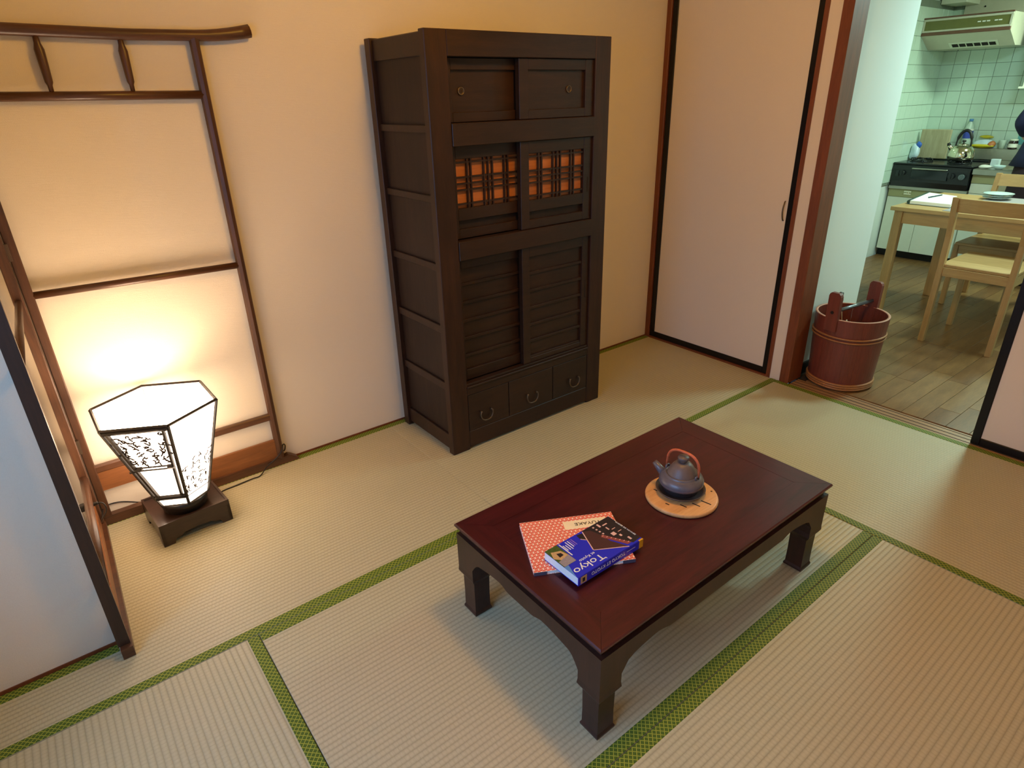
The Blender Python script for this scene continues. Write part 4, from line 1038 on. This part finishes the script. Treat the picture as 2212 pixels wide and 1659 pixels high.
jr.part('glass', MB().lathe([(.020, 0), (.023, .004), (.023, .050), (.012, .066), (.012, .070)], c=q, n=20), M['jar']); jr.part('cap', MB().lathe([(.018, .068), (.018, .094), (.016, .096)], c=q, n=18), M['cord'])
single('paper_notice', MB().box(3.5535, 3.5555, -.745, -.655, .915, 1.015), M['teal'], 'pale teal paper stuck to the tiles above the sink', 'paper', loc=(3.554, -.70, .915))
single('milk_carton', MB().box(3.27, 3.315, -.600, -.665+.01, .7645, .822, .002), M['bagw'], 'small white and blue carton standing left of the sink', 'carton', loc=(3.29, -.63, .7645))
single('dish_cloth', crumple((3.13, -.612, .776), (.045, .045, .0115), 21, .3), M['white'], 'crumpled white dish cloth at the sink edge', 'cloth', loc=(3.13, -.612, .7645))
single('bowl', MB().lathe([(.020, 0), (.036, .014), (.042, .028), (.039, .028), (.018, .004)], c=(3.13, -.705, .7642), n=28, cap1=False), M['plate'], 'small white bowl at the sink edge beside the cloth', 'bowl', loc=(3.13, -.705, .7642))
# range hood
hd_ = Thing('range_hood', 'beige range hood with olive band above the stove', 'range hood', (3.3, -.26, 1.6))
hd_.part('casing', MB().prism([(3.050, 1.700), (3.225, 1.610), (3.559, 1.610), (3.559, 1.815), (3.050, 1.815)], -.560, .0190, 'y'), M['hood'])
hd_.part('front_frame', MB().box(3.040, 3.050, -.558, .018, 1.797, 1.812, .002).box(3.040, 3.050, -.558, .018, 1.722, 1.735, .002).box(3.040, 3.050, -.558, -.545, 1.735, 1.797).box(3.040, 3.050, .005, .018, 1.735, 1.797), M['hood'])
pb = hd_.part('control_band', MB().box(3.043, 3.050, -.545, .005, 1.735, 1.797), M['hoodband'], label='olive control band')
hd_.part('brown_trim', MB().box(3.038, 3.052, -.560, .0195, 1.700, 1.721, .002).box(3.038, 3.052, -.560, .0195, 1.813, 1.822, .001), M['hoodtrim'])
m = MB()
for y in (-.355, -.385, -.412, -.460, -.485): m.box(3.0405, 3.044, y-.010, y+.010, 1.764, 1.772)
hd_.part('switches', m, M['white'], parent=pb, label='small white switch buttons')
m = MB()
def slope(u, y, off): # u 0 front..1 back along the sloped underside
    return (3.050+.175*u-.46*off, y, 1.700-.090*u-.89*off)
def sq(m, u0, u1, y0, y1, off):
    v = [slope(u0, y0, off), slope(u1, y0, off), slope(u1, y1, off), slope(u0, y1, off)]+[slope(u0, y0, 0), slope(u1, y0, 0), slope(u1, y1, 0), slope(u0, y1, 0)]
    m.add(v, [(0, 1, 2, 3), (7, 6, 5, 4), (0, 4, 5, 1), (1, 5, 6, 2), (2, 6, 7, 3), (3, 7, 4, 0)])
sq(m, .58, .92, -.465, -.145, .004); hd_.part('grille_frame', m, M['cabwhite'])
for i in range(6):
    m = MB(); y = -.165-.049*i; sq(m, .66, .86, y-.040, y, .006); hd_.part('vent_opening', m, M['hole'])
hd_.part('screw', MB().lathe([(.004, 0), (.004, .004)], c=(3.5, -.1, 1.606), n=8), M['hole'])
single('wall_cabinet', MB().box(3.28, 3.559, -.155, .020, 1.925, 2.24, .002), M['cabwhite'], 'cream wall cabinet above the left end of the range hood', 'cabinet', loc=(3.40, -.07, 1.925))
m = Thing('wall_panel', 'cream backing panel with dark screws above the range hood', 'panel', (3.5, -.3, 1.83))
m.part('board', MB().box(3.545, 3.5555, -1.2, -.06, 1.824, 2.2, .001), M['hood'])
for (y, z_) in ((-.20, 1.905), (-.46, 1.93), (-.72, 1.93)): m.part('screw', MB().tube([(3.546, y, z_), (3.540, y, z_)], .006, 8), M['hole'])
dr = Thing('dish_rack', 'wall-hung dish rack with white frame at the right above the sink', 'dish rack', (3.45, -1.0, 1.32))
dr.part('shelf', MB().box(3.27, 3.555, -1.35, -.640, 1.318, 1.332, .002), M['cabwhite'])
dr.part('side_frame', MB().box(3.275, 3.295, -.680, -.664, 1.332, 1.80, .002).box(3.535, 3.554, -.680, -.664, 1.332, 1.80, .002).box(3.295, 3.535, -.680, -.664, 1.785, 1.80), M['cabwhite'])
dr.part('side_pane', MB().box(3.295, 3.535, -.675, -.670, 1.332, 1.785), M['knob'])
dr.part('top_shelf', MB().box(3.275, 3.554, -1.35, -.664, 1.80, 1.815, .002), M['cabwhite'])

# ------------------------------------------------------------------ dining table, chairs and what lies on it
dt = Thing('dining_table', 'pale pine dining table in the kitchen', 'table', (1.90, -1.2, 0))
X0, X1, Y0, Y1, TT = 1.478, 2.30, -1.85, -.655, .675
dt.part('top', MB().box(X0, X1, Y0, Y1, TT-.024, TT, .002), M['ply'])
m = MB(); dt.part('apron', MB().box(X0+.030, X0+.048, Y0+.05, Y1-.035, .575, TT-.024), M['ply']); dt.part('apron', MB().box(X1-.048, X1-.030, Y0+.05, Y1-.15, .585, TT-.024), M['ply'])
dt.part('apron', MB().box(X0+.05, X1-.05, Y1-.06, Y1-.042, .585, TT-.024), M['ply'])
for (x, y, s_) in ((1.520, -.700, .024), (2.12, -.778, .026), (1.520, -1.79, .024), (2.25, -1.79, .024)):
    dt.part('leg', MB().box(x-s_, x+s_, y-s_, y+s_, 0.0002, TT-.024, .002), M['plyz'])
def chair(label, x, y, back, w_=.335, d_=.40, zs=.45):
    # back: -1 -> backrest on the -x side (towards the camera)
    t = Thing('dining_chair', label, 'chair', (x, y, 0), 0 if back < 0 else PI, 'pale pine chairs at the kitchen table')
    h = w_/2
    for s_ in (-1, 1):
        m = MB(); vs = []
        for (xx, z) in ((-.012, 0.0003), (0, .42), (-.004, .60), (-.040, .812)):
            for dx, dy in ((-.016, -.014), (.016, -.014), (.016, .014), (-.016, .014)): vs.append((xx+dx, s_*h+dy, z))
        fs = [(3, 2, 1, 0), (12, 13, 14, 15)]+[(k*4+i, k*4+(i+1) % 4, (k+1)*4+(i+1) % 4, (k+1)*4+i) for k in range(3) for i in range(4)]
        m.add(vs, fs); t.part('back_post', m, M['plyz'], w=False)
        t.part('leg', MB().box(d_-.016, d_+.016, s_*h-.014, s_*h+.014, 0.0003, zs-.013, .002), M['plyz'], w=False)
        t.part('side_rail', MB().box(.014, d_-.016, s_*h-.008, s_*h+.008, zs-.073, zs-.018), M['ply'], w=False)
    m = MB(); n_ = 6
    top = []; vs = []; fs = []
    for i in range(n_+1):
        yy = -h+.014+(w_-.028)*i/n_; bow = -.012*math.sin(PI*i/n_)
        for xx, z in ((-.030, .735), (-.012, .735), (-.028, .808), (-.048, .808)): vs.append((xx+bow, yy, z))
    for i in range(n_):
        for k in range(4): fs.append((i*4+k, i*4+(k+1) % 4, (i+1)*4+(k+1) % 4, (i+1)*4+k))
    fs += [(3, 2, 1, 0), tuple(range(4*n_, 4*n_+4))]
    m.add(vs, fs); t.part('backrest', m, M['ply'], w=False)
    t.part('lower_back_rail', MB().box(-.012, .006, -h+.014, h-.014, zs-.066, zs-.018, .001), M['ply'], w=False)
    t.part('front_rail', MB().box(d_-.008, d_+.008, -h+.014, h-.014, zs-.073, zs-.018, .001), M['ply'], w=False)
    t.part('seat', MB().box(-.006, d_+.025, -h-.008, h+.008, zs-.0175, zs, .003), M['ply'], w=False)
    return t
chair('pale pine chair on the near side of the kitchen table, seen from behind', 1.145, -1.285, -1, zs=.452)
chair('pale pine chair on the far side of the kitchen table, before the person', 2.372, -1.085, 1, zs=.42)
# placemat, notebook, pen, plates
single('placemat', MB().box(1.500, 1.82, -1.40, -.935, TT+.0003, TT+.0025), M['placemat'], 'grey woven placemat at the near edge of the kitchen table', 'placemat', loc=(1.66, -1.15, TT))
single('placemat', MB().box(1.95, 2.285, -1.40, -.960, TT+.0003, TT+.0025), M['placemat'], 'grey woven placemat under the stack of plates', 'placemat', loc=(2.1, -1.15, TT))
nb = Thing('notebook', 'open white notebook with dark green cover at the left end of the kitchen table', 'notebook', (1.84, -.78, TT))
nz = TT+.0004
quad = [(1.835, -.600), (1.800, -.800), (2.235, -.770), (2.285, -.612)]
nb.part('cover', MB().prism([(1.625, -.690), (1.622, -.935), (2.015, -.838), (2.085, -.632)], nz, nz+.003), M['nbcover'])
nb.part('pages', MB().prism([(1.630, -.702), (1.625, -.932), (2.005, -.833), (2.065, -.645)], nz+.003, nz+.022), M['nbpaper'])
nb.part('rolled_edge', MB().tube([(1.630, -.696, nz+.013), (2.080, -.638, nz+.013)], .0125, 10), M['nbcover'])
m = MB().tube([(1.805, -.740, nz+.0262), (1.965, -.758, nz+.0262)], .0042, 8)
single('pen', m, M['pen'], 'dark teal pen lying on the open notebook', 'pen', loc=(1.88, -.75, nz+.0262))
pcx, pcy = 2.165, -1.005
pz_ = TT+.0027
for i, (r_, lab) in enumerate(((.078, 'bottom plate of the small stack on the kitchen table'), (.080, 'middle plate of the small stack on the kitchen table'), (.084, 'pale blue top plate of the small stack on the kitchen table'))):
    z_ = pz_+.0115*i
    single('plate', MB().lathe([(r_*.45, 0), (r_*.5, .002), (r_*.95, .012), (r_, .014), (r_*.97, .0145), (r_*.55, .005), (0, .0045)], c=(pcx+.003*i, pcy-.002*i, z_), n=36, cap1=False), M['plate'], lab, 'plate', 'plates stacked on the kitchen table', loc=(pcx+.003*i, pcy-.002*i, z_))

# ------------------------------------------------------------------ person at the sink
def skin_mesh(name, verts, edges, radii, sub=2):
    me = bpy.data.meshes.new(name); me.from_pydata(verts, edges, []); o = bpy.data.objects.new(name, me); C.objects.link(o)
    sm = o.modifiers.new('s', 'SKIN'); o.modifiers.new('d', 'SUBSURF').levels = sub
    for i, r_ in enumerate(radii):
        me.skin_vertices[0].data[i].radius = r_ if isinstance(r_, tuple) else (r_, r_)
        me.skin_vertices[0].data[i].use_root = (i == 0)
    dg = bpy.context.evaluated_depsgraph_get(); ev = o.evaluated_get(dg)
    nm = bpy.data.meshes.new_from_object(ev); nm.polygons.foreach_set('use_smooth', [True]*len(nm.polygons))
    bpy.data.objects.remove(o); bpy.data.meshes.remove(me); nm.name = name; return nm
pr = Thing('person', 'person in a navy jacket and dark maroon skirt standing at the sink', 'person', (2.86, -1.045, 0))
ox, oy = 2.86, -1.045
def pmesh(name, verts, edges, radii, mat, sub=2, label=None):
    me = skin_mesh(name, [(x, y, z) for x, y, z in verts], edges, radii, sub); me.materials.append(mat)
    o = bpy.data.objects.new(name, me); C.objects.link(o); o.parent = pr.o
    if label: o['label'] = label
    return o
# body, facing +x: pelvis, spine, neck, head, legs, arms as one surface
V = [(0, 0, .80), (0, 0, .93), (.01, 0, 1.08), (.015, 0, 1.20), (.03, 0, 1.275), (.045, 0, 1.345), (.055, 0, 1.42), (.05, 0, 1.475),
     (0, .085, .76), (.005, .085, .42), (-.01, .085, .07), (.08, .09, .032), (0, -.085, .76), (.005, -.085, .42), (-.01, -.085, .07), (.08, -.09, .032),
     (.01, .150, 1.215), (-.025, .215, 1.105), (.14, .180, .99), (.01, -.150, 1.215), (-.02, -.215, 1.02), (.14, -.180, .92)]
Ed = [(0, 1), (1, 2), (2, 3), (3, 4), (4, 5), (5, 6), (6, 7), (0, 8), (8, 9), (9, 10), (10, 11), (0, 12), (12, 13), (13, 14), (14, 15), (3, 16), (16, 17), (17, 18), (3, 19), (19, 20), (20, 21)]
Rd = [(.10, .13), (.085, .115), (.09, .13), (.08, .10), .042, .045, .082, .062, .08, .05, .035, .028, .08, .05, .035, .028, .045, .036, .026, .045, .036, .026]
pmesh('body', V, Ed, Rd, M['skin'])
# jacket (torso and sleeves) and skirt
V = [(0, 0, .86), (0, 0, .98), (.01, 0, 1.10), (.015, 0, 1.22), (.025, 0, 1.255), (.01, .155, 1.215), (-.03, .212, 1.105), (.10, .19, 1.02), (.01, -.155, 1.21), (-.025, -.222, 1.015), (.09, -.20, .955)]
Ed = [(0, 1), (1, 2), (2, 3), (3, 4), (3, 5), (5, 6), (6, 7), (3, 8), (8, 9), (9, 10)]
Rd = [(.12, .17), (.11, .155), (.11, .15), (.095, .12), (.06, .06), .055, .040, .036, .055, .040, .036]
pmesh('jacket', V, Ed, Rd, M['coat'], label='navy jacket with wide hem')
m = MB(); prof = [(.125, .170, .90), (.155, .18, .70), (.16, .19, .50), (.165, .195, .38)]
vs = []; n = 32
for rx, ry, z in prof:
    for i in range(n):
        t = 2*PI*i/n; k = 1+.03*math.sin(8*t)*(.85-z)*2; vs.append((rx*k*math.cos(t), ry*k*math.sin(t), z))
fs = [(k*n+i, k*n+(i+1) % n, (k+1)*n+(i+1) % n, (k+1)*n+i) for k in range(3) for i in range(n)]
fs += [tuple(range(n)), tuple(3*n+i for i in reversed(range(n)))]
m.add(vs, fs, True); pr.part('skirt', m, M['skirt'], w=False)
jm = MB(); vs = []
for rx, ry, z in ((.112, .150, 1.12), (.115, .158, 1.00), (.130, .185, .90), (.146, .212, .825)):
    for i in range(n): t = 2*PI*i/n; vs.append((rx*math.cos(t), ry*math.sin(t), z))
jm.add(vs, [(k*n+i, k*n+(i+1) % n, (k+1)*n+(i+1) % n, (k+1)*n+i) for k in range(3) for i in range(n)]+[tuple(range(n)), tuple(3*n+i for i in reversed(range(n)))], True)
pr.part('jacket_hem', jm, M['coat'], w=False)
hm = MB(); hm.lathe([(.03, -.10), (.080, -.07), (.098, -.01), (.100, .03), (.085, .075), (.045, .10), (0, .105)], c=(.035, 0, 1.445), n=26, cap1=False)
hm.v = [(x if x < .06 or z > 1.50 else .06+(x-.06)*.45, y, z) for x, y, z in hm.v]
pr.part('hair', hm, M['hair'], w=False, label='black hair')
nm_ = MB(); nm_.tube([(.125, 0, 1.435), (.152, 0, 1.415), (.135, 0, 1.408)], [.008, .012, .008], 8); pr.part('nose', nm_, M['skin'], w=False)
for s_ in (-1, 1):
    pr.part('ear', MB().tube([(.05, s_*.083, 1.435), (.048, s_*.093, 1.42), (.052, s_*.086, 1.402)], [.008, .012, .007], 8), M['skin'], w=False)
    pr.part('slipper', MB().box(-.045, .125, s_*.085-.038, s_*.085+.038, .0005, .045, .014), M['slipper'], w=False)
    hy = s_*.180
    dz = .07 if s_ > 0 else 0
    Vh = [(.14, hy, .92+dz), (.175, hy*.97, .895+dz), (.205, hy*.94, .875+dz)]; Eh = [(0, 1), (1, 2)]; Rh = [.024, (.026, .018), (.030, .014)]
    for f_ in range(4):
        b_ = len(Vh); yy = hy*.94+(-.024+.016*f_); L = (.062, .072, .068, .054)[f_]
        Vh += [(.222, yy, .866+dz), (.222+L*.5, yy*1.0, .846+dz), (.222+L*.75, yy, .812+dz)]; Eh += [(2, b_), (b_, b_+1), (b_+1, b_+2)]; Rh += [.0095, .0085, .007]
    b_ = len(Vh); Vh += [(.20, hy*.94-s_*.034, .880+dz), (.235, hy*.94-s_*.046, .860+dz)]; Eh += [(1, b_), (b_, b_+1)]; Rh += [.010, .008]
    pmesh('hand', Vh, Eh, Rh, M['skin'], 2)
